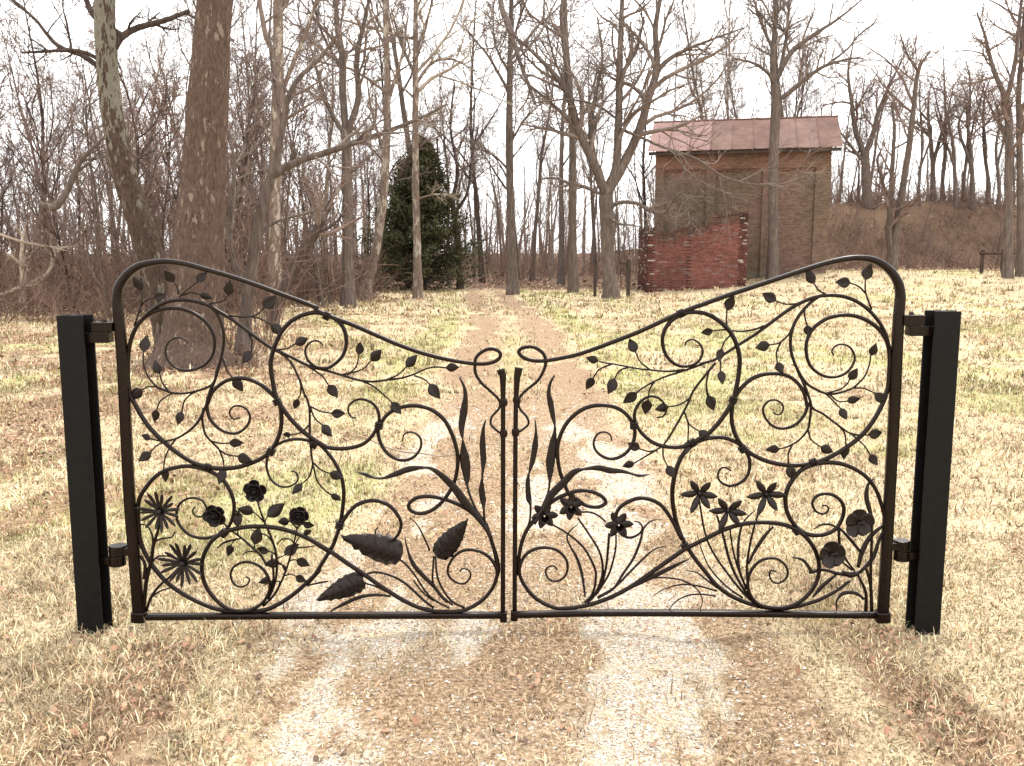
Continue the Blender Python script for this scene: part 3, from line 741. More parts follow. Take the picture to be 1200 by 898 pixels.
# --- roses
rosep = [(0, .35), (.15, .6), (.35, .85), (.6, 1), (.8, .95), (.93, .7), (1, .35)]
for c, r, a0 in (('L5 750,122', 13.5, .3), ('L5 515,264', 13.5, .75), ('L5 1005,267', 12.2, .0)):
    fo = link('rose', blob_mesh(G(trace(c))[0] + (0, -.03, 0), 4.2 * GS), M['rose'], gl)
    for k, (n, L, wd, lf, fw) in enumerate(((5, r, 12.5, .15, -.014), (5, r * .72, 10, .55, -.02), (4, r * .45, 7, 1.1, -.024))):
        cc = trace(c)[0]
        petal_flower(gl, 'rose', cc, n, L, wd, lift=lf, curl=-.12, prof=rosep, a0=a0 + k * .6, jit=.12, fold=-.3, fwd=fw, parent=fo)
for s, w in (('L5 757,190 790,290 830,380 860,470 870,560 860,660 820,760', [2, 2.6, 2.8, 3]), ('L5 990,335 970,430 940,540 900,650 850,740 790,800', [2, 2.6, 3]), ('L5 550,305 600,355 660,400 730,460 780,510 812,565', [2, 2.4, 2.8]),
             ('L5 870,440 900,410 950,410 972,440', [1.6]), ('L5 670,500 710,480 770,495 800,540', [1.4, 2]), ('L5 878,552 918,572 908,640', [1.8]), ('L5 520,465 560,430 645,405', [1.2, 3, 1.6]), ('L5 985,460 1040,455 1095,448', [2, 1.2]),
             ('L5 840,500 850,640 815,740 760,800', [2.6, 2.8]), ('L5 720,355 770,370 820,395 850,440', [1.4, 2]), ('L5 860,660 885,655 880,690', [1.6])):
    stroke(gl, 'stem', s, w, sides=6, sub=4)
for c, s in (('L5 690,238', 'L5 735,252 760,272 795,310'), ('L5 862,242', 'L5 815,278 805,295 798,320'), ('L5 588,482', 'L5 600,445 625,415 660,405'), ('L5 752,390', 'L5 740,440 738,455 735,465'), ('L5 785,475', 'L5 825,480 850,490 862,500'),
             ('L5 955,472', 'L5 915,500 890,515 872,520'), ('L5 840,550', 'L5 885,545 900,560 915,590'), ('L5 1025,545', 'L5 985,530 960,530 940,540'), ('L5 1012,640', 'L5 980,625 950,613 910,625'), ('L5 790,662', 'L5 825,650 840,655 850,665'),
             ('L5 640,288', 'L5 640,335 640,350 645,385'), ('L5 905,310', 'L5 942,302 965,320 985,345'), ('L5 1052,328', 'L5 1020,318 1005,330 990,345'), ('L5 1050,368', 'L5 1025,378 1000,400 975,440')):
    vine_leaf(gl, c, s, 1.4, 1.8)

# --- daffodils
dafp = [(0, .4), (.2, .8), (.45, 1), (.7, .85), (.88, .5), (1, .06)]
for c, a0, L in (('R6 190,270', .15, 17), ('R6 345,218', .45, 17), ('R6 622,322', .05, 17.5)):
    cc = trace(c)[0]
    c3 = G([cc])[0]
    ring = np.array([c3 + (0, -.012, 0), c3 + (0, -.03, 0), c3 + (0, -.05, 0), c3 + (0, -.058, 0)])
    rr = np.array([3.6, 4.6, 5.0, 6.3]) * GS
    sd = 14
    V = []
    for q, r in list(zip(ring, rr)) + [(ring[3] + (0, .001, 0), rr[3] * .85), (ring[1], rr[1] * .82), (ring[0] + (0, -.004, 0), rr[0] * .3)]:
        for k in range(sd):
            a = 2 * math.pi * k / sd
            V.append(q + r * np.array([math.cos(a), 0, math.sin(a)]))
    ii = np.arange(7 * sd).reshape(7, sd); nx = np.roll(ii, -1, 1)
    Qd = np.stack([ii[:-1], nx[:-1], nx[1:], ii[1:]], -1).reshape(-1, 4)
    fo = link('daffodil', mesh_np('daffodil', np.array(V), [Qd], True), M['iron_leaf'], gr)
    petal_flower(gr, 'daffodil', cc, 6, L, 9.6, lift=-.05, curl=-.05, prof=dafp, a0=a0, jit=.1, fold=.35, fwd=-.012, parent=fo)
for s, w in (('R6 240,325 330,380 420,460 480,570 490,640 470,730 425,780', [2.2, 2.8, 3]), ('R6 385,285 450,380 510,480 530,570 520,650 480,740 440,780', [2.2, 2.8, 3]), ('R6 400,250 460,252 510,275 548,308', [2.2]),
             ('R6 568,375 560,480 548,580 520,680 470,745', [3, 2.8]), ('R6 608,380 605,470 575,590 540,660 490,735', [2, 2.8]), ('R6 820,745 880,705 980,675 1080,680 1197,712', [.8, 2, 2.2]),
             ('R6 740,668 830,637 920,635 1010,655 1080,700 1112,760 1100,825', [2, 2, 2, 1]), ('R6 915,830 950,780 1020,740 1100,730 1190,742', [1, 2, 2]), ('R6 1010,590 1080,605 1140,650 1197,692', [.8, 2, 2.4]),
             ('R5 35,378 60,470 110,580 200,680 300,752', [.9, 2, 2.4])):
    stroke(gr, 'stem', s, w, sides=7, sub=4)
for s, w in (('R6 385,322 340,360 322,400 340,450 380,520 410,620 428,745', [.9, 2, 2.4, 3.6, 3.6, 3, 2]), ('R6 880,295 820,300 770,345 750,420 710,520 650,610 590,700 500,755', [.8, 2.4, 3.2, 3, 2.6, 2.4]),
             ('R6 900,448 830,470 760,530 690,600 600,690 500,748', [.9, 2.4, 2.8, 2.6, 2.2]), ('R6 1035,525 960,560 880,600 780,650 680,700 560,758', [1, 5, 5.4, 4, 3.2, 3])):
    stroke(gr, 'blade', s, w, sides=8, sub=5, depth=2.0, mat=M['iron_leaf'])

# --- lilies
lilp = [(0, .3), (.15, .62), (.35, .95), (.55, 1), (.75, .78), (.9, .4), (1, .05)]
for c, a0, sq in (('R5 45,135', .95, .85), ('R5 210,235', 1.05, .85), ('R5 432,140', 1.15, .9)):
    cc = trace(c)[0]
    fo = link('lily', blob_mesh(G([cc])[0] + (0, -.008, 0), 4.2 * GS, 6 * GS), M['iron_leaf'], gr)
    petal_flower(gr, 'lily', cc, 6, 23, 8.4, lift=.35, curl=.12, prof=lilp, a0=a0, jit=.18, fold=.45, fwd=-.015, squash=sq, parent=fo, lens=[21, 25, 25, 28, 24, 21])
for s, w in (('R5 45,170 80,370 130,490 220,620 320,740 400,802', [2.2, 2.6, 3]), ('R5 225,330 240,450 270,570 315,680', [2, 2.6]), ('R5 150,270 190,400 220,520 270,640 350,765', [2.6, 3.4, 3.2]),
             ('R5 418,175 370,330 340,460 325,580 332,690', [2, 2.6, 3]), ('R5 200,270 190,300 180,350', [3])):
    stroke(gr, 'stem', s, w, sides=7, sub=4)
for s, w in (('R5 380,235 320,290 290,350 275,450 280,580 322,700', [.8, 2.4, 3.4, 3.2, 2.6]), ('R5 480,335 430,390 370,480 335,555', [2.4, 4.6, 4, 2.4])):
    stroke(gr, 'blade', s, w, sides=8, sub=5, depth=2.0, mat=M['iron_leaf'])
# --- round five-petalled flowers
panp = [(0, .35), (.15, .6), (.4, .9), (.65, 1), (.85, .85), (.95, .6), (1, .3)]
for c, r, a0 in (('R5 965,302', 17.5, .3), ('R5 808,484', 16, .5)):
    cc = trace(c)[0]
    fo = link('poppy', blob_mesh(G([cc])[0] + (0, -.034, 0), 2.3 * GS), M['iron_leaf'], gr)
    petal_flower(gr, 'poppy', cc, 5, r, 17.5, lift=.3, curl=-.08, prof=panp, a0=a0, jit=.08, fold=-.12, fwd=-.022, parent=fo)
for s, w in (('R5 868,345 930,410 990,485', [2.4, 4.2, 3]), ('R5 880,540 940,590', [2.4]), ('R5 862,340 868,440 900,520 955,595', [3.4, 3, 2.4]), ('R5 700,602 770,588 860,610 930,618 985,600', [4, 3.4, 4, 4]),
             ('R5 1055,280 1055,420 1050,560 1052,825', [3, 3.2, 3]), ('R5 975,620 1020,720 1020,830', [3, 4]), ('R5 1020,570 1048,680 1055,830', [3, 4]), ('R5 1140,312 1165,240 1178,160', [2, 1])):
    stroke(gr, 'stem', s, w, sides=8, sub=4)
for s, w in (('R5 590,515 650,530 692,580 700,610', [1.2, 3.4, 3.8, 4.4]), ('R5 710,748 770,680 850,615', [2, 5, 4.5, 2.5]), ('R5 975,575 1000,480 1050,390 1140,315', [4, 6.4, 5.4, 2.6]), ('R5 985,605 1060,520 1100,410 1145,312', [4, 5.2, 4, 2]),
             ('R5 1072,55 1036,85 1024,160 1040,230 1058,290', [1.4, 4, 5.6, 5.4, 3]), ('R5 850,825 850,770 890,725 960,725 1010,760', [1.4, 2.4, 4.6, 4, 3]), ('R5 715,352 760,325 820,325 858,355', [1, 2.6, 2.8, 2])):
    stroke(gr, 'blade', s, w, sides=8, sub=5, depth=2.2, mat=M['iron_leaf'])
stroke(gr, 'knot', 'R5 885,600 930,618 980,605', [4, 7, 4], sides=8, depth=7)

# --- hinges and posts (H-section steel posts, the flanges facing the viewer)
def hinge_block(parent, name, x0, x1, y0, y1, dep=0.027, dy=0.0, round_=False):
    a = P(x0, y1, GATE_Y); b = P(x1, y0, GATE_Y)
    mb = MB()
    if round_:
        mx = (a[0] + b[0]) / 2
        mb.cyl((mx, GATE_Y + dy, a[2]), (mx, GATE_Y + dy, b[2]), abs(b[0] - a[0]) / 2, n=18)
    else:
        mb.box(a[0], b[0], GATE_Y - dep + dy, GATE_Y + dep + dy, a[2], b[2])
    o = mb.build(name, M['iron'], parent, smooth=False)
    bv = o.modifiers.new('bevel', 'BEVEL'); bv.width = 0.003; bv.segments = 2; bv.limit_method = 'ANGLE'
    return o
def post(side, px_in, px_out_top, py_top, py_bot, lab):
    """H-section post"""
    zt = P(600, py_top, GATE_Y - .055)[2]
    xo = P(px_out_top, 440, GATE_Y - .055)[0]
    root = empty('gate_post')
    w, dp, tf, tw = 0.106, 0.075, 0.010, 0.009
    sgn = 1 if side == 'L' else -1
    xa, xb = sorted((xo, xo + sgn * w))
    y0 = GATE_Y - 0.055
    for nm, (a, b, c, d) in (('flange', (xa, xb, y0, y0 + tf)), ('flange', (xa - .012, xb + .012, y0 + dp - tf, y0 + dp)), ('web', ((xa + xb) / 2 - tw / 2, (xa + xb) / 2 + tw / 2, y0 + tf, y0 + dp - tf))):
        mb = MB(); mb.box(a, b, c, d, -0.4, zt)
        o = mb.build(nm, M['post'], root)
        bv = o.modifiers.new('bevel', 'BEVEL'); bv.width = 0.002; bv.segments = 2
    tag(root, lab, 'gate post', 'steel posts carrying the two gate leaves')
    return root, xa, xb
pl, lxa, lxb = post('L', 0, 70.5, 370, 740, 'black steel post at the left end, carrying the leaf with roses')
pr, rxa, rxb = post('R', 0, 1122, 365, 735, 'black steel post at the right end, carrying the leaf with daffodils and lilies')
hinge_block(gl, 'hinge_barrel', 110, 134, 377.5, 388.5)
hinge_block(pl, 'hinge_bracket', 100, 130, 389, 401.5)
hinge_block(gl, 'hinge_barrel', 128.5, 148, 639, 651, round_=True)
hinge_block(gl, 'hinge_arm', 140, 156, 641, 650, dep=.02)
hinge_block(pl, 'hinge_bracket', 128.5, 147, 651.4, 662.5, round_=True)
hinge_block(pl, 'hinge_arm', 117, 136, 652.5, 661, dep=.02)
hinge_block(gr, 'hinge_barrel', 1056, 1082, 369, 381.5)
hinge_block(pr, 'hinge_bracket', 1063, 1094, 382, 393.5)
hinge_block(gr, 'hinge_barrel', 1047, 1066, 633, 644.8, round_=True)
hinge_block(gr, 'hinge_arm', 1038, 1054, 635, 644, dep=.02)
hinge_block(pr, 'hinge_bracket', 1047, 1066, 645.2, 656.5, round_=True)
hinge_block(pr, 'hinge_arm', 1057, 1078, 646.5, 655, dep=.02)
for x, y, s in ((122, 376, gl), (1068, 367.5, gr)):
    c = P(x, y, GATE_Y)
    mb = MB(); mb.cyl(c - (0, 0, .004), c + (0, 0, .006), .012, .009, n=10)
    mb.build('hinge_pin', M['iron'], s)

tag(gl, 'black iron gate leaf with roses, starburst flowers and broad rippled leaves among scrolls', 'gate')
tag(gr, 'black iron gate leaf with daffodils, lilies and round poppies among scrolls', 'gate')
anchor(gl, tuple(P(160, 727, GATE_Y))); anchor(gr, tuple(P(1036, 727, GATE_Y)))
anchor(pl, ((lxa + lxb) / 2, GATE_Y, 0)); anchor(pr, ((rxa + rxb) / 2, GATE_Y, 0))
# ------------------------------------------------------------------ trees
def grow(st, dr, ln, r0, n, wander, trop, tip, rng, gravity=None):
    Nn = len(st)
    pts = np.empty((Nn, n + 1, 3)); pts[:, 0] = st
    d = nrm(dr)
    tp = np.array(trop, float)
    for i in range(n):
        d = nrm(d + rng.normal(size=(Nn, 3)) * wander + tp)
        pts[:, i + 1] = pts[:, i] + d * (ln / n)[:, None]
    t = np.linspace(0, 1, n + 1)
    R = r0[:, None] * (1 - (1 - tip) * t[None])
    return pts, R

def spawn(Pt, R, k, t0, t1, ang, lr, rr, rng, rmin=0.004, up=0.0, len_pow=0.6):
    Nn, m, _ = Pt.shape
    L = np.linalg.norm(np.diff(Pt, axis=1), axis=2).sum(1)
    t = (t0 + (t1 - t0) * ((np.arange(k)[None] + rng.random((Nn, k))) / k))
    f = t * (m - 1); i = np.minimum(f.astype(int), m - 2); u = (f - i)[..., None]
    ii = np.arange(Nn)[:, None]
    p = Pt[ii, i] * (1 - u) + Pt[ii, i + 1] * u
    d = nrm(Pt[ii, i + 1] - Pt[ii, i])
    r = R[ii, i] * (1 - u[..., 0]) + R[ii, i + 1] * u[..., 0]
    q = nrm(np.cross(d, nrm(rng.normal(size=d.shape))))
    a = np.radians(rng.uniform(ang[0], ang[1], size=t.shape))[..., None]
    nd = nrm(d * np.cos(a) + q * np.sin(a) + np.array([0, 0, up]))
    ln = L[:, None] * rng.uniform(lr[0], lr[1], size=t.shape) * (1 - .75 * (t - t0) / max(1e-6, (1 - t0))) ** len_pow
    rad = np.maximum(np.minimum(r * rr * rng.uniform(.8, 1.1, size=t.shape), r * .9), rmin)
    return p.reshape(-1, 3), nd.reshape(-1, 3), ln.ravel(), rad.ravel()

class Cat:
    def __init__(s): s.V = []; s.Q = []; s.n = 0
    def tub(s, Pt, R, sides, rough=0, rng=None):
        V, Qq = tubes(Pt, R, sides, rough, rng)
        s.V.append(V); s.Q.append(Qq + s.n); s.n += len(V)
    def mesh(s, name): return mesh_np(name, np.concatenate(s.V), [np.concatenate(s.Q)], True)

# ------------------------------------------------------------------ brick house and ruined shed
def bricks(mb, org, ux, un, width, z0, ztop, palette, rng, bl=0.21, bh=0.068, gap=0.011, depth=0.07, proud=0.006, top_fn=None, keep=None, x_off=0.0):
    """running-bond courses on a wall face: org left foot, ux along the wall, un outward normal"""
    k = 0
    z = z0
    while z < ztop:
        s = x_off - (bl / 2 if k % 2 else 0)
        while s < x_off + width:
            a = max(s, x_off); b = min(s + bl - gap, x_off + width)
            if b - a > 0.03:
                t = top_fn((a + b) / 2) if top_fn else ztop
                if z < t and (keep is None or keep((a + b) / 2, z)):
                    pr = proud * rng.uniform(0.0, 1.0)
                    c = palette((a + b) / 2, z, rng)
                    p0 = org + ux * a; p1 = org + ux * b
                    v = []
                    for zz in (z, z + bh - gap):
                        for q, o in ((p0, pr), (p1, pr), (p1, -depth), (p0, -depth)):
                            w = q + un * o
                            v.append((w[0], w[1], zz))
                    mb.add(v, [(0, 1, 5, 4), (1, 2, 6, 5), (3, 0, 4, 7), (4, 5, 6, 7), (0, 3, 2, 1)], c=c)
            s += bl
        z += bh
        k += 1

HOUSE_Y = 42.0
A = P(766, 300, HOUSE_Y + .9); B = P(969, 300, HOUSE_Y - .9)
hx0 = np.array([A[0], A[1], 0]); hx1 = np.array([B[0], B[1], 0])
hw = np.linalg.norm(hx1 - hx0); hu = (hx1 - hx0) / hw; hn = np.array([hu[1], -hu[0], 0.0])      # outward, to the viewer
hd = 5.2
EAVE, RIDGE = 6.1, 7.75
hrng = np.random.default_rng(3)
def house_col(s, z, r):
    t = s / hw
    n = float(fbm(np.array(s * .55 + 4), np.array(z * .5 + 2)))
    base = np.array([.178, .114, .088])
    base = base * (1 - .5 * max(0, n - .5)) + np.array([-.02, .012, .0]) * max(0, n - .5) * 2
    low = max(0, 1 - z / 3.2) * (0.3 < t < .68)
    base = base * (1 - .3 * low) + np.array([.0, .015, 0]) * low
    if z > 5.1: base = base * np.array([1.05, .85, .8])
    if z < .75: base = base * .9 + .03
    return base * r.uniform(.78, 1.22)
house = empty('brick_house', tuple(hx0 + hu * hw / 2))
pil = [(0, .42), (.30 * hw, .30 * hw + .42), (.625 * hw, .625 * hw + .45), (hw - .62, hw)]
mb = MB()
inner = 0.12
# mortar core
core = MB()
def pbox(m, s0, s1, d0, d1, z0, z1, c=None):
    v = []
    for zz in (z0, z1):
        for s, d in ((s0, d0), (s1, d0), (s1, d1), (s0, d1)):
            q = hx0 + hu * s - hn * d
            v.append((q[0], q[1], zz))
    m.add(v, [(0, 3, 2, 1), (4, 5, 6, 7), (0, 1, 5, 4), (1, 2, 6, 5), (2, 3, 7, 6), (3, 0, 4, 7)], c=c)
pbox(core, 0.02, hw - .02, inner + .02, hd, -0.6, EAVE)
for a, b in pil: pbox(core, a + .015, b - .015, .015, inner + .03, -0.6, 5.3)
pbox(core, .015, hw - .015, .012, inner + .03, 5.33, EAVE - .02)
co = core.build('mortar_core', M['mortar'], house)
# gable ends
for s in (0.06, hw - .06 - .2):
    gm = MB()
    v = []
    for ds in (0, .2):
        for d, z in ((.15, EAVE - .05), (hd / 2, RIDGE - .12), (hd - .05, EAVE - .05)):
            q = hx0 + hu * (s + ds) - hn * d
            v.append((q[0], q[1], z))
    gm.add(v, [(0, 1, 4, 3), (1, 2, 5, 4), (2, 0, 3, 5)], [(0, 2, 1), (3, 4, 5)], c=(.24, .14, .10))
    gm.build('gable', M['brick'], house)
o0 = hx0 + hn * 0
bricks(mb, hx0 - hn * inner, hu, hn, hw, -.3, 5.35, house_col, hrng)
for a, b in pil: bricks(mb, hx0, hu, hn, b - a, -.3, 5.35, house_col, hrng, x_off=a)
bricks(mb, hx0, hu, hn, hw, 5.35, EAVE - .02, house_col, hrng)
for k in range(2):                                                  # corbelled courses over the recessed panels
    bricks(mb, hx0 - hn * (inner - .035 * (k + 1)), hu, hn, hw, 5.21 + .068 * k, 5.21 + .068 * k + .05, house_col, hrng)
side = hx0 - hn * hd
bricks(mb, side, hn, -hu, hd, -.3, EAVE, lambda s, z, r: house_col(0, z, r), hrng)
tag(mb.build('brickwork', M['brick'], house), kind='stuff')
mb = MB(); pbox(mb, -.3, hw + .38, -.30, -.26, EAVE - .16, EAVE - .01); mb.build('fascia', M['bark_dark'], house)
mb = MB(); pbox(mb, -.3, hw + .38, -.26, .1, EAVE - .06, EAVE - .035); mb.build('soffit', M['bark_dark'], house)

def roof_mat(name, cols):
    return noise_mat(name, cols, scale=1.3, detail=9, rough=0.75, spec=0.15, bs=0.15, bd=0.02, stretch=(1, 1, .4))
M['roof'] = roof_mat('rusted_roof_sheet', [(0.3, (.085, .042, .032)), (0.5, (.135, .072, .056)), (0.7, (.185, .11, .09))])
M['roof_pale'] = roof_mat('faded_roof_sheet', [(0.3, (.16, .088, .078)), (0.5, (.215, .125, .112)), (0.7, (.27, .17, .155))])
M['roof_rust'] = roof_mat('deep_rust_roof_sheet', [(0.3, (.075, .032, .022)), (0.5, (.115, .055, .04)), (0.7, (.17, .095, .072))])
roof = empty('roof'); roof.parent = house; roof.location = (0, 0, 0)
def roof_pt(s, d, up=0.0):
    """d 0 at the front eave, 1 at the ridge, 2 at the rear eave"""
    ov = .38
    dd = -ov + (hd / 2 + ov) * d
    z = EAVE + (RIDGE - EAVE) * (d if d <= 1 else 2 - d) + up
    q = hx0 + hu * s - hn * dd
    return np.array([q[0], q[1], z]) - np.array([house.location[0], house.location[1], house.location[2]])
n_p = 9
edges = np.linspace(-.34, hw + .42, n_p + 1)
for i in range(n_p):
    for f in (0, 1):
        a, b = edges[i] + .006, edges[i + 1] - .006
        v = []
        for up in (0, .012):
            for s, d in ((a, 0), (b, 0), (b, 1), (a, 1)):
                d2 = d if f == 0 else 2 - d
                sh = hrng.normal() * .006
                v.append(roof_pt(s, d2, up + sh))
        m = MB(); q = [(0, 3, 2, 1), (4, 5, 6, 7), (0, 1, 5, 4), (1, 2, 6, 5), (2, 3, 7, 6), (3, 0, 4, 7)]
        m.add(v, q if f == 0 else [t[::-1] for t in q])
        m.build('roof_panel', M['roof_pale'] if (i < 3 and f == 0) else (M['roof_rust'] if i in (4, 5, 8) else M['roof']), roof)
for i in range(1, n_p):
    p = np.array([roof_pt(edges[i], d, .022) for d in (0, .5, 1)])
    V, Qs = tubes(p[None], np.full((1, 3), .034), 6)
    link('roof_seam', mesh_np('roof_seam', V, [Qs]), M['roof'], roof)
p = np.array([roof_pt(s, 1, .02) for s in np.linspace(-.36, hw + .44, 8)])
V, Qs = tubes(p[None], np.full((1, 8), .05), 6)
link('ridge_cap', mesh_np('ridge_cap', V, [Qs]), M['roof'], roof)
for ch in house.children:
    if ch is not roof: ch.location = (-house.location[0], -house.location[1], -house.location[2])
tag(house, 'tall brown brick house with recessed wall panels and rusty red metal roof', 'house')

# ruined red brick shed in front of it
SY = 38.0
a = P(759, 300, SY); b = P(875, 300, SY)
sx0 = np.array([a[0], SY, 0]); sw = b[0] - a[0]
su = np.array([1.0, 0, 0]); sn = np.array([0, -1.0, 0])
shed = empty('ruined_brick_shed', (sx0[0] + sw / 2, SY, 0))
def top_of(s):
    t = s / sw
    base = np.interp(t, [0, .08, .1, .2, .33, .38, .55, .6, .64, .7, .8, .92, 1.0], [2.55, 2.6, 2.42, 2.40, 2.52, 2.62, 2.70, 2.72, 3.02, 3.12, 3.10, 3.20, 3.16])
    return float(base + .16 * (fbm(np.array(s * 3.1), np.array(.5)) - .5))
srng = np.random.default_rng(8)
def shed_col(s, z, r):
    t = s / sw
    n = float(fbm(np.array(s * 1.1 + 30), np.array(z * 1.1 + 7)))
    c = np.array([.165, .064, .053]) * (1 + .5 * (n - .5))
    if abs(t - .42) < .02: c = c * .5
    if t < .42 and n > .5: c = c * .72
    if z > top_of(s) - .35: c = c * .55 + np.array([.04, .035, .025])
    if (t > .915 or t < .055):
        c = c * .62
        if r.random() < .08: c = np.array([.36, .31, .27])
    elif r.random() < .10: c = c * .7 + .07
    return c * r.uniform(.75, 1.25)
mb = MB()
def sk(s, z):
    t = s / sw
    if t > .965: return (int(z / .068) % 5) not in (1, 2) or srng.random() < .4
    return True
bricks(mb, sx0, su, sn, sw, -.3, 3.6, shed_col, srng, top_fn=top_of, proud=.012, keep=sk)
bricks(mb, sx0 + su * sw * .92, su, sn, sw * .08, -.3, 3.6, lambda s, z, r: shed_col(sw * .95, z, r), srng, top_fn=lambda s: top_of(sw * .95), proud=.06, keep=lambda s, z: srng.random() < .62)
left_top = lambda s: 2.45 + .3 * float(fbm(np.array(s * 2.1), np.array(9.5)))
bricks(mb, sx0 + np.array([0, 2.8, 0]), np.array([0, -1.0, 0]), np.array([-1.0, 0, 0]), 2.8, -.3, 3.2, lambda s, z, r: shed_col(.01 * sw, z, r), srng, top_fn=left_top, proud=.02)
bricks(mb, sx0 + su * sw, np.array([0, 1.0, 0]), np.array([1.0, 0, 0]), 2.8, -.3, 3.2, lambda s, z, r: shed_col(sw * .95, z, r), srng, top_fn=lambda s: 3.1 - .2 * s, proud=.02)
tag(mb.build('brickwork', M['brick'], shed), kind='stuff')
mb = MB()
for i in range(24):
    s0, s1 = sw * i / 24, sw * (i + 1) / 24
    t = min(top_of(s0 + .01), top_of(s1 - .01)) - .05
    if i == 23: s1 -= .12
    mb.box(sx0[0] + s0 + (.03 if i == 0 else 0), sx0[0] + s1, SY + .012, SY + .22, -.4, t)
mb.build('mortar_core', M['mortar'], shed)
ns = 260
s_ = srng.uniform(0, sw, ns)
st_ = np.stack([sx0[0] + s_, np.full(ns, SY) + srng.uniform(-.02, .2, ns), np.array([top_of(q) for q in s_]) - .05], 1)
S_, RS_ = grow(st_, srng.normal(size=(ns, 3)) * .8 + np.array([0, -.3, .3]), srng.uniform(.15, .6, ns), np.full(ns, .012), 4, .35, (0, 0, -.22), .4, srng)
c_ = Cat(); c_.tub(S_, RS_, 3)
tag(link('dead_creeper', c_.mesh('dead_creeper'), M['bark_dark'], shed), kind='stuff')
for ch in shed.children: ch.location = (-shed.location[0], -shed.location[1], 0)
tag(shed, 'ruined red brick shed wall with ragged top in front of the tall house', 'shed')

def resample(p, r, m):
    p = np.asarray(p); s = np.concatenate([[0], np.cumsum(np.linalg.norm(np.diff(p, axis=0), axis=1))]); s /= s[-1]
    t = np.linspace(0, 1, m)
    return np.stack([np.interp(t, s, p[:, k]) for k in range(3)], 1), np.interp(t, s, r)

def crown_from(cat, Pt, R, rng, ks=(7, 6, 5), ang=(30, 65), lr=(.3, .5), up=.05, rmin=(.012, .008, .005), t0=.25, trop=.04, wander=.16, lmin=0.0):
    a = spawn(Pt, R, ks[0], t0, 1, ang, lr, .6, rng, rmin[0], up)
    B1, R1 = grow(*a, 6, wander, (0, 0, trop), .3, rng); cat.tub(B1, R1, 4)
    a = spawn(B1, R1, ks[1], .15, 1, (22, 58), (.4, .75), .65, rng, rmin[1], up * .5)
    B2, R2 = grow(*a, 4, wander * 1.1, (0, 0, trop * .6), .4, rng); cat.tub(B2, R2, 3)
    if len(ks) > 2 and ks[2]:
        a = spawn(B2, R2, ks[2], .1, 1, (20, 55), (.5, .95), .7, rng, rmin[2], 0)
        B3, R3 = grow(*a, 2, wander * .9, (0, 0, trop * .4), .35, rng); cat.tub(B3, R3, 3)

def proto_tree(seed, H, r, fork=.35, ks=(12, 6, 6, 4), mat='bark', tw='twig', lean=0.03, spread=(25, 55), name='bare_tree'):
    """a whole bare tree standing at the origin: meshes for trunk (with limbs) and crown (branches and twigs)"""
    rng = np.random.default_rng(seed)
    T, RT = grow(np.array([[0, 0, -.15]]), np.array([[rng.normal() * lean, rng.normal() * lean, 1.0]]), np.array([H]), np.array([r]), 14, .045, (0, 0, .03), .12, rng)
    RT[:, 0] *= 1.5; RT[:, 1] *= 1.08
    tr = Cat(); tr.tub(T, RT, 9, .05, rng)
    a = spawn(T, RT, ks[0], fork, .98, spread, (.28, .42), .55, rng, .025, .15)
    B1, R1 = grow(*a, 8, .12, (0, 0, .07), .22, rng); tr.tub(B1, R1, 5)
    cr = Cat()
    a = spawn(B1, R1, ks[1], .18, 1, (25, 60), (.3, .5), .6, rng, .018, .08)
    B2, R2 = grow(*a, 5, .16, (0, 0, .05), .35, rng); cr.tub(B2, R2, 4)
    a = spawn(B2, R2, ks[2], .15, 1, (25, 65), (.4, .75), .65, rng, .0105, .03)
    B3, R3 = grow(*a, 4, .18, (0, 0, .03), .45, rng); cr.tub(B3, R3, 3)
    a = spawn(B3, R3, ks[3], .1, 1, (20, 55), (.5, 1.0), .7, rng, .0075, 0)
    B4, R4 = grow(*a, 2, .15, (0, 0, .03), .35, rng); cr.tub(B4, R4, 3)
    mt, mc = tr.mesh('trunk'), cr.mesh('crown')
    mt.materials.append(M[mat]); mc.materials.append(M[tw])
    return mt, mc

def put_tree(pr, loc, rz, sc, label, group, name='bare_tree', cat='tree'):
    o = empty(name, loc, rz); o.scale = (sc, sc, sc)
    link('trunk', pr[0], None, o); link('crown', pr[1], None, o)
    tag(o, label, cat, group)
    return o

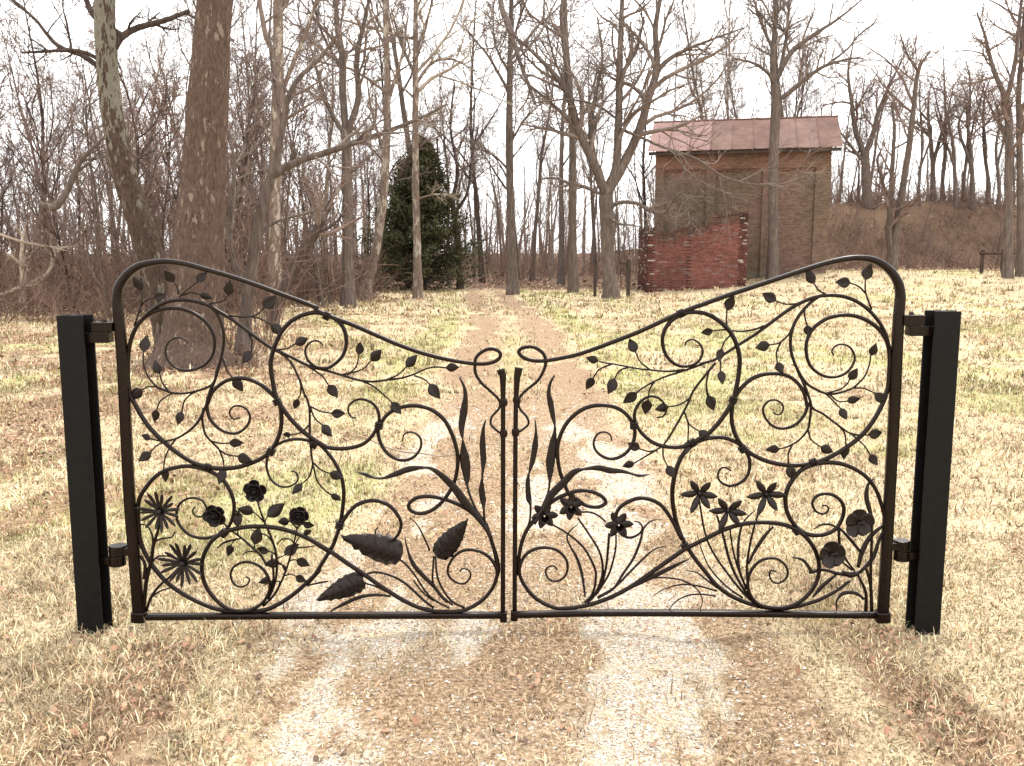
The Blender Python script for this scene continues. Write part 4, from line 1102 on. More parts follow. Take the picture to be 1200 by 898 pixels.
def hero(name, label, Y, limbs, mat='bark', tw='twig_grey', seed=1, ks=(7, 6, 5), sides=9, group=None, crown_kw=None, rough=.05, flare=1.4, rmin=(.013, .009, .006), limb_in_crown=False):
    """limbs: list of (traced line, widths in px, depth drift in metres, number of side branches factor)"""
    rng = np.random.default_rng(seed)
    root = empty(name)
    tr = Cat(); cr = Cat()
    ck = dict(rmin=rmin); ck.update(crown_kw or {})
    base = None; done = []
    for i, lb in enumerate(limbs):
        line, w, drift, dens = lb
        pts = trace('PX ' + line)
        c2 = catmull(pts, 6)
        s = np.linspace(0, 1, len(c2))
        d0, d1 = drift if isinstance(drift, tuple) else (0, drift)
        if i and done:
            q = np.concatenate(done)
            t0_ = P(c2[0, 0], c2[0, 1], Y)
            j = np.argmin(np.hypot(q[:, 0] - t0_[0], q[:, 2] - t0_[2]))
            dd = (q[j, 1] - Y) + (d1 - d0) * s
            p = np.array([P(x, y, Y + e) for (x, y), e in zip(c2, dd)])
            p = p + (q[j] - p[0]) * np.exp(-s * 9)[:, None]
        else:
            p = np.array([P(x, y, Y + e) for (x, y), e in zip(c2, d0 + (d1 - d0) * s)])
        done.append(p.copy())
        p = p + rng.normal(size=p.shape) * .004 * Y / 30 * (s > 0)[:, None]
        r = np.interp(s, np.linspace(0, 1, len(w)), np.array(w, float)) / 2 * mpp(Y)
        if i == 0:
            gz = float(ground_z(p[0, 0], p[0, 1]))
            p[0, 2] = gz - .12
            base = (p[0, 0], p[0, 1], gz)
            r = r * (1 + (flare - 1) * np.exp(-s * len(w) * 2.2))
        (cr if (i and limb_in_crown) else tr).tub(p[None], r[None], sides if i == 0 else max(5, sides // 2 + 1), rough if i == 0 else .03, rng)
        if dens > 0:
            q, rr = resample(p, r, 10)
            kk = (max(1, int(ks[0] * dens * 1.3)),) + tuple(ks[1:])
            crown_from(cr, q[None], rr[None], rng, ks=kk, **{**ck, **(dict(t0=.55) if i == 0 and 't0' not in ck else {})})
    link('trunk', tr.mesh('trunk'), M[mat], root)
    if cr.V: link('crown', cr.mesh('crown'), M[tw], root)
    tag(root, label, 'tree', group)
    anchor(root, base)
    return root

# near trees on the left
hero('sycamore_tree', 'thick brown flaky tree trunk standing right behind the leaf with roses', 13.2,
     [('225,428 226,400 229,360 232,300 236,240 239,200 245,100 251,0 256,-120 258,-320', [90, 70, 62, 56, 50, 46, 40, 30, 18], .4, 0.0),
      ('247,60 262,20 270,-40 300,-140 340,-260', [14, 12, 8, 4], .8, .5), ('255,-60 235,-140 190,-230', [18, 12, 5], -.5, .5), ('256,-100 290,-180 330,-240', [16, 12, 5], -.6, .5)],
     mat='syc_big', seed=21, sides=28, rough=.035, flare=1.35, ks=(6, 5, 4), crown_kw=dict(t0=.3))
hero('sycamore_tree', 'leaning pale sycamore trunk with greenish upper bark left of the thick trunk', 14.2,
     [('203,424 199,395 190,350 178,305 162,255 147,205 135,155 128,105 124,50 123,0 126,-120 130,-260', [36, 34, 32, 30, 28, 26, 24, 24, 22, 14], .8, 0.0),
      ('136,60 142,45 160,33 190,25 222,13', [9, 8, 7, 5], .5, .55), ('113,76 95,64 67,53 40,22 12,-2', [7, 6, 4, 3], .4, .6), ('114,64 90,59 60,60 25,62', [5, 4, 2.5], -.4, .6),
      ('118,30 104,10 95,-25 70,-80', [9, 6, 4], .5, .5), ('128,-40 160,-110 200,-170', [12, 8, 4], .5, .5), ('150,212 160,190 178,160', [6, 4, 2], .8, .5)],
     mat='syc_lean', tw='bark_dark', limb_in_crown=True, seed=22, sides=20, rough=.03, flare=1.3, ks=(7, 5, 4), rmin=(.008, .005, .0032))
hero('leaning_tree', 'slender grey tree with a long low bough reaching right behind the rose leaf', 14.6,
     [('284,418 287,380 293,330 300,280 308,240 318,207', [17, 14, 13, 12, 11], .2, 0.0),
      ('318,207 345,191 390,176 430,162 462,151 500,135 524,122', [10, 8, 7, 6, 4, 2], (.2, -.4), .9), ('318,207 328,165 338,115 352,90 372,72 396,40', [9, 8, 6, 5, 3], (.2, .5), 1.0),
      ('331,150 322,100 316,50 318,0', [5, 4, 3, 2], (.3, .8), .6), ('300,280 320,262 352,252 380,246', [5, 4, 2.5, 1.5], (.2, .6), .6), ('290,350 272,300 268,250 275,200 270,160', [8, 7, 5, 3], (.2, .7), .8),
      ('428,163 440,140 440,110', [4, 3, 2], (0, .3), .5)],
     mat='bark', seed=23, sides=12, ks=(9, 6, 4), rmin=(.007, .0045, .003))
hero('leaning_snag', 'dark dead trunk leaning across the brush right of the slender tree', 20,
     [('318,372 335,335 352,300 372,268 386,240 394,220', [15, 15, 13, 10, 6, 3], .6, .8), ('366,278 392,262 410,240', [5, 3, 1.5], .2, .6)], mat='bark_dark', tw='twig', seed=24, ks=(7, 5, 4), flare=1.1)
hero('sycamore_tree', 'tall pale mottled trunk behind the slender tree with the low bough', 24,
     [('321,372 322,300 322,208 326,100 326,0 330,-150', [15, 14, 14, 13, 11, 6], .5, 0.4), ('326,120 345,70 365,20 380,-40', [6, 5, 3], .6, .6), ('324,180 300,130 290,80', [5, 4, 2], .6, .6)], mat='syc_far', seed=25, ks=(8, 6, 5))
hero('bare_tree', 'upright grey forked tree between the low bough and the cedar', 28,
     [('408,358 408,310 407,240 406,175 405,155', [15, 13, 12, 11, 11], .2, 0.0), ('405,160 402,110 400,60 394,15 398,-40', [9, 8, 6, 4], .5, 1.0), ('406,160 420,115 418,70 428,20 440,-30', [8, 7, 5, 3], -.5, 1.0), ('404,160 385,125 372,85 360,40', [6, 5, 3, 2], .6, .8), ('407,205 425,190 440,178', [4, 3, 1.5], .3, .6), ('400,80 378,40 366,0', [4, 3, 2], .4, .6)], seed=26, ks=(9, 7, 5))
hero('bare_tree', 'pale trunk leaning left at its foot beside the dark cedar', 33,
     [('426,347 433,325 441,290 449,230 453,160 454,90 452,20 456,-80', [14, 11, 10, 10, 8, 7, 5], .4, .3), ('453,120 470,70 478,20', [5, 3.5, 2], .5, .7), ('452,180 438,140 430,95', [4, 3, 1.5], .4, .6), ('453,60 436,20 425,-20', [4, 3, 1.5], .4, .6)], mat='syc_far', seed=27, ks=(8, 6, 5))
hero('bare_tree', 'straight slim mottled tree standing in front of the dark cedar', 33.5,
     [('490,346 489,290 487,200 487,100 487,0 488,-90', [10, 9, 8, 7, 5, 3], .2, .7), ('487,100 505,75 530,70 560,85', [4, 3.5, 2.5, 1.5], .5, .8), ('487,90 470,50 458,10', [5, 4, 2], .5, .8), ('487,150 505,135 520,132', [3, 2, 1.2], .2, .6), ('487,60 500,25 512,-20', [4, 3, 2], .2, .8), ('488,235 510,228 535,230', [2.5, 2, 1], .2, .6), ('487,115 460,95 435,95', [3, 2.4, 1.2], .2, .6)], mat='syc_far', tw='pale_twig', seed=28, ks=(9, 6, 5))
hero('bare_tree', 'dark slim tree just right of the dark cedar', 41,
     [('540,340 538,310 535,270 530,235', [8, 7, 7, 6], .2, 0), ('530,235 536,200 528,150 532,100', [5, 4, 3, 2], .4, 1), ('533,250 548,225 552,190 560,150', [4, 3.5, 2.5, 1.5], .3, 1), ('532,240 515,200 512,160', [4, 3, 2], .3, .8)], mat='bark_dark', seed=29, ks=(8, 6, 5))
hero('bare_tree', 'tall straight tree with dark foot where the track ends', 36,
     [('601,341 600,300 598,230 597,140 598,60 599,-10 600,-100', [13, 11, 9, 8, 6, 5, 3], .2, .5), ('598,110 575,70 555,45 530,20', [4, 3, 2, 1.2], .5, .9), ('597,170 615,140 640,115', [3, 2.4, 1.2], .4, .8), ('598,60 610,20 625,-20', [4, 3, 1.5], .4, .8), ('598,200 575,180 548,172', [3, 2.2, 1.2], .4, .8), ('598,90 580,50 578,5', [3.5, 2.5, 1.5], .2, .8), ('599,-45 588,-20 588,10 600,45 612,80 627,122', [7, 6, 6, 5, 4.5, 3.5], (0, -5), .5)], seed=30, ks=(10, 6, 5))
hero('bare_tree', 'plain straight trunk just left of the spreading tree', 38,
     [('672,340 671,290 671,225 671,165 668,110 664,55 661,0 660,-80', [11, 10, 9, 8, 8, 6, 5, 3], .4, .5), ('668,110 650,70 640,30', [4, 3, 2], .4, .8), ('670,160 690,120 700,80', [4, 3, 2], .4, .7)], seed=31, ks=(8, 6, 5))
hero('spreading_tree', 'large spreading bare tree on the meadow left of the brick house', 32.7,
     [('716,350 714,325 712,300 711,260 710,228', [19, 16, 15, 15, 17], .1, 0.0),
      ('709,230 697,195 680,158 668,118 652,90 625,62 600,40', [12, 11, 9, 8, 6, 4, 2], -.9, 1.1), ('712,225 722,195 725,140 726,80 728,30 731,-40', [11, 10, 9, 8, 6, 4], .3, 1.0), ('712,228 730,195 748,156 760,116 770,78 768,35 776,-10 790,-60', [12, 11, 10, 9, 7, 5, 3], .8, 1.0),
      ('771,82 786,68 805,58 838,45 872,33', [6, 5, 4, 2.5, 1.5], (.7, .2), .9), ('668,118 664,70 658,20 662,-30', [6, 5, 4, 2.5], (-.5, 0), .8), ('704,215 692,160 698,110 706,70 700,20', [7, 6, 5, 3, 2], (0, .7), .9),
      ('697,231 685,220 668,215 650,209 632,210', [4, 4, 3.5, 2.5, 1.5], (0, -1.2), .7), ('718,240 716,255 724,262 738,264 752,266', [4, 3.5, 3, 2, 1.2], (0, -.8), .3), ('718,245 726,238 745,238 762,247 778,250 786,240 797,228', [5, 4.5, 4, 4, 3.5, 2.5, 1.5], (0, -1.4), .7),
      ('720,140 700,124 670,117 640,119 620,122', [3, 2.5, 2.2, 1.6, 1], (.2, -2.0), .6), ('715,150 745,160 775,172 815,186 850,208 895,217 925,207 950,180', [3.6, 3.2, 3, 2.6, 2.2, 1.8, 1.4, .8], (.2, -3.0), .9), ('790,174 802,200 800,230 812,262', [1.8, 1.4, 1.2, .8], (-2, -3), .8), ('726,90 745,60 755,20', [5, 3.5, 2], .5, .9), ('680,158 660,135 640,115 615,95', [4, 3, 2, 1.2], (-.4, -1.2), .9)],
     mat='bark', seed=32, sides=14, ks=(9, 6, 4), flare=1.25, crown_kw=dict(t0=.2))
hero('bare_tree', 'straight tree standing in front of the tall brick house', 39.6,
     [('905,318 906,270 906,200 909,125 908,100', [13, 12, 11, 11, 11], .1, 0.0), ('908,115 906,80 907,49 910,10 908,-40', [9, 8, 6, 5, 3], .4, 1.1), ('911,118 921,112 938,98 962,80 990,70 1012,68', [6, 6, 5, 4, 2.5, 1.4], -.8, 1.1), ('912,95 925,64 948,45 985,20 1010,0', [7, 6, 5, 3, 1.6], .6, 1.1), ('906,100 900,86 883,74 858,68', [4.5, 4, 3, 1.6], -.6, 1.0), ('907,60 893,30 880,-10', [4.5, 3, 2], .4, 1.0), ('915,85 922,40 926,-10', [5, 4, 2.5], .2, 1), ('962,80 990,60 1008,40 1030,25', [3, 2.4, 2, 1.2], (-.5, .2), .9)],
     seed=33, ks=(9, 6, 5), flare=1.2)
hero('clump_tree', 'three-stemmed tree at the foot of the bank right of the house', 44,
     [('1045,304 1050,268 1057,227 1064,180 1069,140 1076,84 1090,60', [10, 9, 8, 7, 6, 4, 2], .3, .9), ('1044,304 1041,270 1042,246 1034,212 1028,188 1032,178', [8, 7, 5, 4, 3, 2], -.3, .7), ('1046,302 1043,246 1046,190 1048,150 1045,120', [7, 6, 5, 4, 2], .6, .8), ('1076,84 1062,62 1055,40', [3.5, 2.5, 1.5], .3, .8)], mat='bark', tw='twig', seed=34, ks=(7, 6, 5))
hero('clump_tree', 'forked grey tree on the bank close to the house corner', 59,
     [('1016,246 1015,215 1014,190 1013,180', [12, 10, 10, 10], 0, 0), ('1013,182 1002,150 998,120 994,85 1000,50', [7, 6, 4.5, 3, 1.5], .4, 1), ('1014,182 1024,155 1030,130 1045,95 1060,65', [8, 6, 5, 3, 1.5], -.4, 1), ('1011,190 1000,175 985,155', [4.5, 3.5, 2], -.3, .8)], tw='twig', seed=35, ks=(8, 7, 6), rmin=(.016, .012, .008))
hero('bare_tree', 'thick straight tree at the right edge before the bank', 38,
     [('1181,326 1182,280 1182,227 1182,144 1177,110', [11, 10, 9, 9, 8], .1, 0.3), ('1177,115 1163,78 1155,45 1145,15', [6, 5, 3.5, 2], .3, 1.1), ('1180,120 1190,70 1195,20 1200,-30', [6, 5, 4, 2.5], .3, 1.1), ('1182,170 1165,135 1150,100', [3.5, 2.5, 1.4], -.3, .9)], mat='bark', tw='twig', seed=36, ks=(9, 7, 5))
hero('bare_tree', 'tree cut by the right picture edge beside a thicker straight one', 38.6,
     [('1195,328 1196,260 1195,180 1194,110 1199,40 1205,-30', [8, 8, 7, 6, 5, 3], .2, .8), ('1195,140 1210,90 1225,40', [4, 3, 2], .3, 1), ('1195,190 1178,160 1168,125', [3, 2.4, 1.2], .3, .9)], mat='bark', tw='twig', seed=37, ks=(9, 7, 5))
bank = [(1093, 9, 'slim'), (1107, 6, ''), (1120, 7, ''), (1131, 6, ''), (1140, 8, ''), (1157, 7, ''), (1078, 5, ''), (1170, 6, '')]
bl = ['leftmost of the thin trees standing on the bank top', 'second thin tree from the left on the bank top', 'third thin tree from the left on the bank top', 'fourth thin tree from the left on the bank top', 'fifth thin tree from the left on the bank top', 'sixth thin tree from the left on the bank top', 'seventh thin tree from the left on the bank top', 'rightmost of the thin trees standing on the bank top']
rb = np.random.default_rng(77)
for i, (x, w, _) in enumerate(sorted(bank)):
    x2 = x + rb.uniform(-4, 4)
    t = rb.uniform(60, 120)
    hero('bank_tree', bl[i], 60 + rb.uniform(-1.5, 2),
         [(f'{x},243 {x+rb.uniform(-3,3)},215 {x2},175 {x2+rb.uniform(-6,6)},{t+30} {x2+rb.uniform(-10,10)},{t}', [w * .8, w * .66, w * .54, w * .36, w * .18], .4, 1.1), (f'{(x+x2)/2},195 {x2+rb.uniform(-18,18)},150 {x2+rb.uniform(-24,24)},{t+20}', [w * .5, w * .4, w * .15], -.4, .9)],
         mat='bark', tw='twig', seed=200 + i, ks=(7, 6, 4), sides=7, group='thin trees along the bank top', rmin=(.018, .013, .009), flare=1.2)

# cedar
def cedar():
    rng = np.random.default_rng(4)
    Y = 41.0
    b = P(498, 339, Y); gz = float(ground_z(b[0], b[1])); H = (P(487, 160, Y)[2] - gz)
    root = empty('cedar_tree', (b[0], b[1], gz))
    T, RT = grow(np.array([[-.05, 0, -.1]]), np.array([[0, 0, 1.0]]), np.array([H * .96]), np.array([.14]), 10, .02, (0, 0, .05), .1, rng)
    tr = Cat(); tr.tub(T, RT, 9)
    T2, RT2 = grow(np.array([[-.75, .1, -.1]]), np.array([[-.06, 0, 1.0]]), np.array([H * .55]), np.array([.13]), 10, .02, (0, 0, .05), .1, rng)
    tr.tub(T2, RT2, 9)
    # whorls of boughs
    k = 400
    h = .03 + .97 * rng.random(k) ** 1.05
    hz = h * H
    wid = np.interp(h, [0, .08, .2, .4, .6, .8, .93, 1.0], [2.7, 2.9, 2.7, 2.1, 1.45, .85, .38, .08]) * rng.uniform(.55, 1.2, k)
    az = rng.random(k) * 2 * np.pi
    st = np.stack([np.full(k, -.05) - .3 * (1 - h), np.zeros(k), hz * .96], 1)
    dr = np.stack([np.cos(az), np.sin(az), rng.uniform(-.12, .42, k)], 1)
    Bp, Rp = grow(st, dr, wid, np.full(k, .02), 5, .1, (0, 0, .05), .3, rng)
    tr.tub(Bp, Rp, 3)
    # sprays of needles round every bough
    per = 120
    t = rng.random((k, per)) ** .7 * .9 + .12
    f = np.clip(t, 0, .999) * 5; i = f.astype(int); u = (f - i)[..., None]
    ii = np.arange(k)[:, None]
    p = (Bp[ii, i] * (1 - u) + Bp[ii, i + 1] * u) + rng.normal(size=(k, per, 3)) * np.array([.13, .13, .11])
    d = nrm(nrm(Bp[:, -1] - Bp[:, 0])[:, None] * .6 + rng.normal(size=(k, per, 3)) * .6 + np.array([0, 0, .45]))
    L = rng.uniform(.09, .2, (k, per, 1))
    sd = nrm(np.cross(d, rng.normal(size=d.shape))) * rng.uniform(.018, .035, (k, per, 1))
    p = p.reshape(-1, 3); d = (d * L).reshape(-1, 3); sd = sd.reshape(-1, 3)
    V = np.stack([p - sd * .5, p + sd * .5, p + d * .6 + sd, p + d, p + d * .6 - sd], 1).reshape(-1, 3)
    n = len(p); b5 = np.arange(n)[:, None] * 5
    Tq = np.concatenate([b5 + np.array([[0, 1, 2]]), b5 + np.array([[0, 2, 4]]), b5 + np.array([[4, 2, 3]])])
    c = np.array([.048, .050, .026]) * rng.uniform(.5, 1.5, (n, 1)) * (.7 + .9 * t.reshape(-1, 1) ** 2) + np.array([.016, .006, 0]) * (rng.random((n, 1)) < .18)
    link('trunk', tr.mesh('trunk'), M['bark_dark'], root)
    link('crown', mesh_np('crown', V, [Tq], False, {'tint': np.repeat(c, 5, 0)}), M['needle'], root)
    tag(root, 'dark green conical cedar at the edge of the bare woods', 'tree')
M['needle'] = tint_mat('cedar_needles', .8, .15, var=.2, scale=3)
cedar()

# woodland trees, copies of a few grown prototypes
protos = [proto_tree(1, 17, .17, .35, mat='bark'), proto_tree(2, 20, .20, .45, mat='bark'), proto_tree(3, 15, .13, .28, mat='bark_dark', ks=(13, 6, 6, 4)), proto_tree(4, 18, .16, .4, mat='syc_far', tw='twig_grey'), proto_tree(5, 13, .11, .25, mat='bark', ks=(12, 6, 6, 4), spread=(20, 45)), proto_tree(6, 16, .15, .3, mat='bark_dark', ks=(13, 6, 6, 4), spread=(30, 65))]
sap = [proto_tree(50 + i, 7.5, .05, .12, ks=(14, 6, 5, 3), mat='bark_dark' if i % 2 else 'bark', tw='twig', lean=.15, spread=(20, 60)) for i in range(4)]
wr = np.random.default_rng(91)
def put_at(pr, px, Y, sc, label, group, **kw):
    x = (px - 600) / F * Y
    return put_tree(pr, (x, Y, float(ground_z(x, Y)) - .05), wr.uniform(0, 6.28), sc, label, group, **kw)
spots = []
def far_enough(px, Y, d=13):
    for a, b in spots:
        if abs(a - px) < d and abs(b - Y) < 4: return False
    spots.append((px, Y)); return True
zones = [(25, -40, 300, 27, 42, 'bare woodland tree at the left, behind the leaning sycamore', 'woodland trees at the left'),
         (9, 290, 450, 38, 54, 'bare woodland tree between the thick trunk and the cedar', 'woodland trees left of the cedar'),
         (24, -60, 440, 46, 80, 'distant bare tree deep in the left woods', 'distant trees in the left woods'),
         (28, 440, 770, 55, 95, 'distant bare tree in the woods beyond the end of the track', 'distant trees beyond the track'),
         (7, 455, 770, 44, 58, 'tall slim bare tree rising over the woods between cedar and brick house', 'tall slim trees between cedar and house'),
         (18, 770, 1010, 55, 80, 'bare tree showing above the roof of the brick house', 'trees behind the brick house'),
         (10, 985, 1240, 64, 80, 'distant bare tree beyond the bank at the right', 'trees beyond the bank')]
for n, a, b, y0, y1, lab, grp in zones:
    k = 0; tries = 0
    while k < n and tries < 400:
        tries += 1
        px, Y = wr.uniform(a, b), wr.uniform(y0, y1)
        if not far_enough(px, Y): continue
        sc = wr.uniform(.75, 1.1)
        if lab.startswith('distant bare tree in the woods'): sc *= .62
        if 'bank' in lab: sc *= .5
        if 'at the left, behind' in lab: sc *= wr.uniform(.42, .62)
        if 'deep in the left' in lab: sc *= .68
        if 'between the thick' in lab: sc *= .8
        if 'roof' in lab: sc *= .85
        put_at(protos[wr.integers(6)], px, Y, sc, lab, grp); k += 1
for n, a, b, y0, y1, lab, grp in [(20, -50, 300, 22, 32, 'bare sapling in the brushy thicket at the left edge of the meadow', 'saplings in the left thicket'), (9, 285, 400, 24, 33, 'bare sapling in the brush behind the slender leaning tree', 'saplings behind the slender tree'), (10, 470, 760, 46, 60, 'bare sapling in the undergrowth beyond the track', 'saplings beyond the track'), (12, 980, 1220, 50, 62, 'bare sapling growing on the brown bank', 'saplings on the bank')]:
    for k in range(n):
        put_at(sap[wr.integers(4)], wr.uniform(a, b), wr.uniform(y0, y1), wr.uniform(.5, 1.0) * (.4 if 'bank' in lab else .6 if 'undergrowth' in lab else 1), lab, grp, name='bare_sapling', cat='sapling')

# far wood and undergrowth that read as one mass
def far_wood():
    rng = np.random.default_rng(12)
    n = 420
    Y = rng.uniform(85, 170, n); px = rng.uniform(-150, 1350, n)
    X = (px - 600) / F * Y
    Hh = rng.uniform(8, 14, n) * np.where(px > 980, .75, 1)
    st = np.stack([X, Y, ground_z(X, Y) - .2], 1)
    T, RT = grow(st, np.tile([0, 0, 1.0], (n, 1)) + rng.normal(size=(n, 3)) * .06, Hh, rng.uniform(.10, .2, n), 6, .06, (0, 0, .05), .15, rng)
    c = Cat(); c.tub(T, RT, 4)
    a = spawn(T, RT, 8, .2, 1, (20, 55), (.25, .42), .5, rng, .03, .15)
    B, RB = grow(*a, 4, .14, (0, 0, .08), .3, rng); c.tub(B, RB, 3)
    a = spawn(B, RB, 5, .15, 1, (20, 60), (.35, .6), .6, rng, .018, .05)
    B, RB = grow(*a, 2, .15, (0, 0, .05), .4, rng); c.tub(B, RB, 3)
    tag(link('far_wood', c.mesh('far_wood'), M['twig_grey']), 'mass of bare grey trees filling the far wood', 'woodland', kind='stuff')
far_wood()
def brush():
    rng = np.random.default_rng(13)
    parts = [(1200, -60, 310, 24, 36, 1.0, 3.6), (700, 290, 440, 30, 42, .6, 2.4), (1100, 440, 770, 46, 75, .8, 3.2), (2600, 960, 1260, 49, 62, .5, 1.5), (900, 975, 1260, 58, 70, .6, 2.2), (1100, 440, 990, 62, 100, 2.0, 7.0), (600, -60, 450, 40, 60, 1.2, 4.5)]
    parts += [(60, 266, 320, 14.2, 17, 1.2, 3.6), (90, 175, 300, 12.7, 14.4, .2, .5), (200, -40, 180, 21, 25, .5, 1.6)]
    c = Cat()
    for n, a, b, y0, y1, h0, h1 in parts:
        Y = rng.uniform(y0, y1, n); X = (rng.uniform(a, b, n) - 600) / F * Y
        ok = fbm(X * .35 + 5, Y * .35 + 1) > .36
        X, Y = X[ok], Y[ok]; n = len(X)
        st = np.stack([X, Y, ground_z(X, Y) - .05], 1)
        k_ = .2 if y1 < 18 else .55
        d = np.stack([rng.normal(size=n) * k_, rng.normal(size=n) * k_, np.ones(n)], 1)
        S, RS = grow(st, d, rng.uniform(h0, h1, n), rng.uniform(.008, .02, n) * (.6 if y1 < 18 else 1), 4, .24 if y1 > 18 else .12, (0, 0, -.06 if y1 > 18 else 0), .4, rng); c.tub(S, RS, 3)
        a_ = spawn(S, RS, 4, .2, 1, (25, 70), (.25, .55), .7, rng, .007, 0)
        S, RS = grow(*a_, 2, .25, (0, 0, 0), .5, rng); c.tub(S, RS, 3)
    tag(link('undergrowth', c.mesh('undergrowth'), M['brush']), 'tangled brown undergrowth along the edge of the woods', 'undergrowth', kind='stuff')
M['brush'] = noise_mat('brush_stems', [(0.3, (.11, .07, .055)), (0.6, (.21, .14, .11)), (.8, (.34, .25, .19))], scale=.8, detail=3, rough=.95, spec=.05, bs=0)
brush()

# ------------------------------------------------------------------ small things in the meadow
def fence_frame():
    Y = 33.8
    root = empty('wooden_frame')
    for x, w in ((697, 3.4), (736, 4.2)):
        a = P(x, 350, Y); z0 = float(ground_z(a[0], Y)); zt = P(x, 304, Y)[2]
        mb = MB(); r = w / 2 * mpp(Y); mb.box(a[0] - r, a[0] + r, Y - r, Y + r, z0 - .2, zt); mb.build('post', M['bark_dark'], root)
    a = P(694, 309, Y); b = P(739, 309, Y)
    for zo in (0, -.24):
        mb = MB(); mb.box(a[0] + 1.0, b[0], Y - .07, Y - .055 + .02, a[2] - .045 + zo, a[2] + .045 + zo); mb.build('rail', M['bark_dark'], root)
    tag(root, 'weathered wooden posts with rails behind the spreading tree', 'fence')
    c = P(716, 349, Y); anchor(root, (c[0], Y, float(ground_z(c[0], Y))))
fence_frame()
def rail_fence():
    Y = 40.0
    root = empty('low_rail_fence')
    for x in (1152, 1176, 1212):
        a = P(x, 300, Y); z0 = float(ground_z(a[0], Y))
        mb = MB(); mb.box(a[0] - .06, a[0] + .06, Y, Y + .1, z0 - .2, P(x, 293, Y)[2]); mb.build('post', M['bark_dark'], root)
    a = P(1148, 297, Y); b = P(1225, 296, Y)
    V, Qs = tubes(np.array([[a, (a + b) / 2 + (0, .03, -.02), b]]), np.array([[.06, .05, .06]]), 8)
    link('rail', mesh_np('rail', V, [Qs]), M['bark_dark'], root)
    tag(root, 'low dark wooden rail at the right edge before the bank', 'fence')
    anchor(root, (a[0], Y, float(ground_z(a[0], Y))))
rail_fence()
def fallen(name, label, line, Y, w, seed, mat='pale_twig', drift=0.4, twigs=True, group=None):
    rng = np.random.default_rng(seed)
    p = catmull(np.array([P(x, y, Y) for x, y in trace('PX ' + line)]), 6)
    p[:, 1] += np.linspace(0, drift, len(p))
    gz = ground_z(p[:, 0], p[:, 1]); p[:, 2] = np.maximum(p[:, 2], gz + .01)
    r = np.interp(np.linspace(0, 1, len(p)), np.linspace(0, 1, len(w)), w) / 2 * mpp(Y)
    root = empty(name)
    c = Cat(); c.tub(p[None], r[None], 7, .05, rng); link('stem', c.mesh('stem'), M[mat], root)
    if twigs:
        c = Cat(); q, rr = resample(p, r, 9); crown_from(c, q[None], rr[None], rng, ks=(6, 4, 3), rmin=(.008, .006, .004), t0=.3)
        link('twigs', c.mesh('twigs'), M[mat], root)
    tag(root, label, 'branch', group)
    anchor(root, (p[0, 0], p[0, 1], float(ground_z(p[0, 0], p[0, 1]))))
fallen('broken_stub', 'pale broken stub standing in the brush at the far left', '26,356 27,330 25,300 27,270', 24, [9, 8, 7, 4], 61, drift=.1)
fallen('fallen_branch', 'long pale branch lying over the brush at the far left', '-10,350 20,338 50,322 58,300 50,285', 24, [5, 5, 4, 2, 1], 62)
fallen('fallen_branch', 'pale arching branch low in front of the left thicket', '0,275 30,285 70,290 110,280 135,262', 23, [3, 3, 2.4, 2, 1], 63)
fallen('fallen_branch', 'curved dark bough hanging left of the leaning sycamore', '46,240 62,242 72,225 85,190 105,165 118,150', 15.5, [7, 9, 8, 6, 4, 2], 64, mat='bark')
fallen('fallen_branch', 'thin stick lying on the grass between the two ribbon-leaved gate ends', '425,512 465,527 500,530 545,538', 7.4, [1.5, 2, 2, 1.2], 65, drift=-.1, twigs=False)

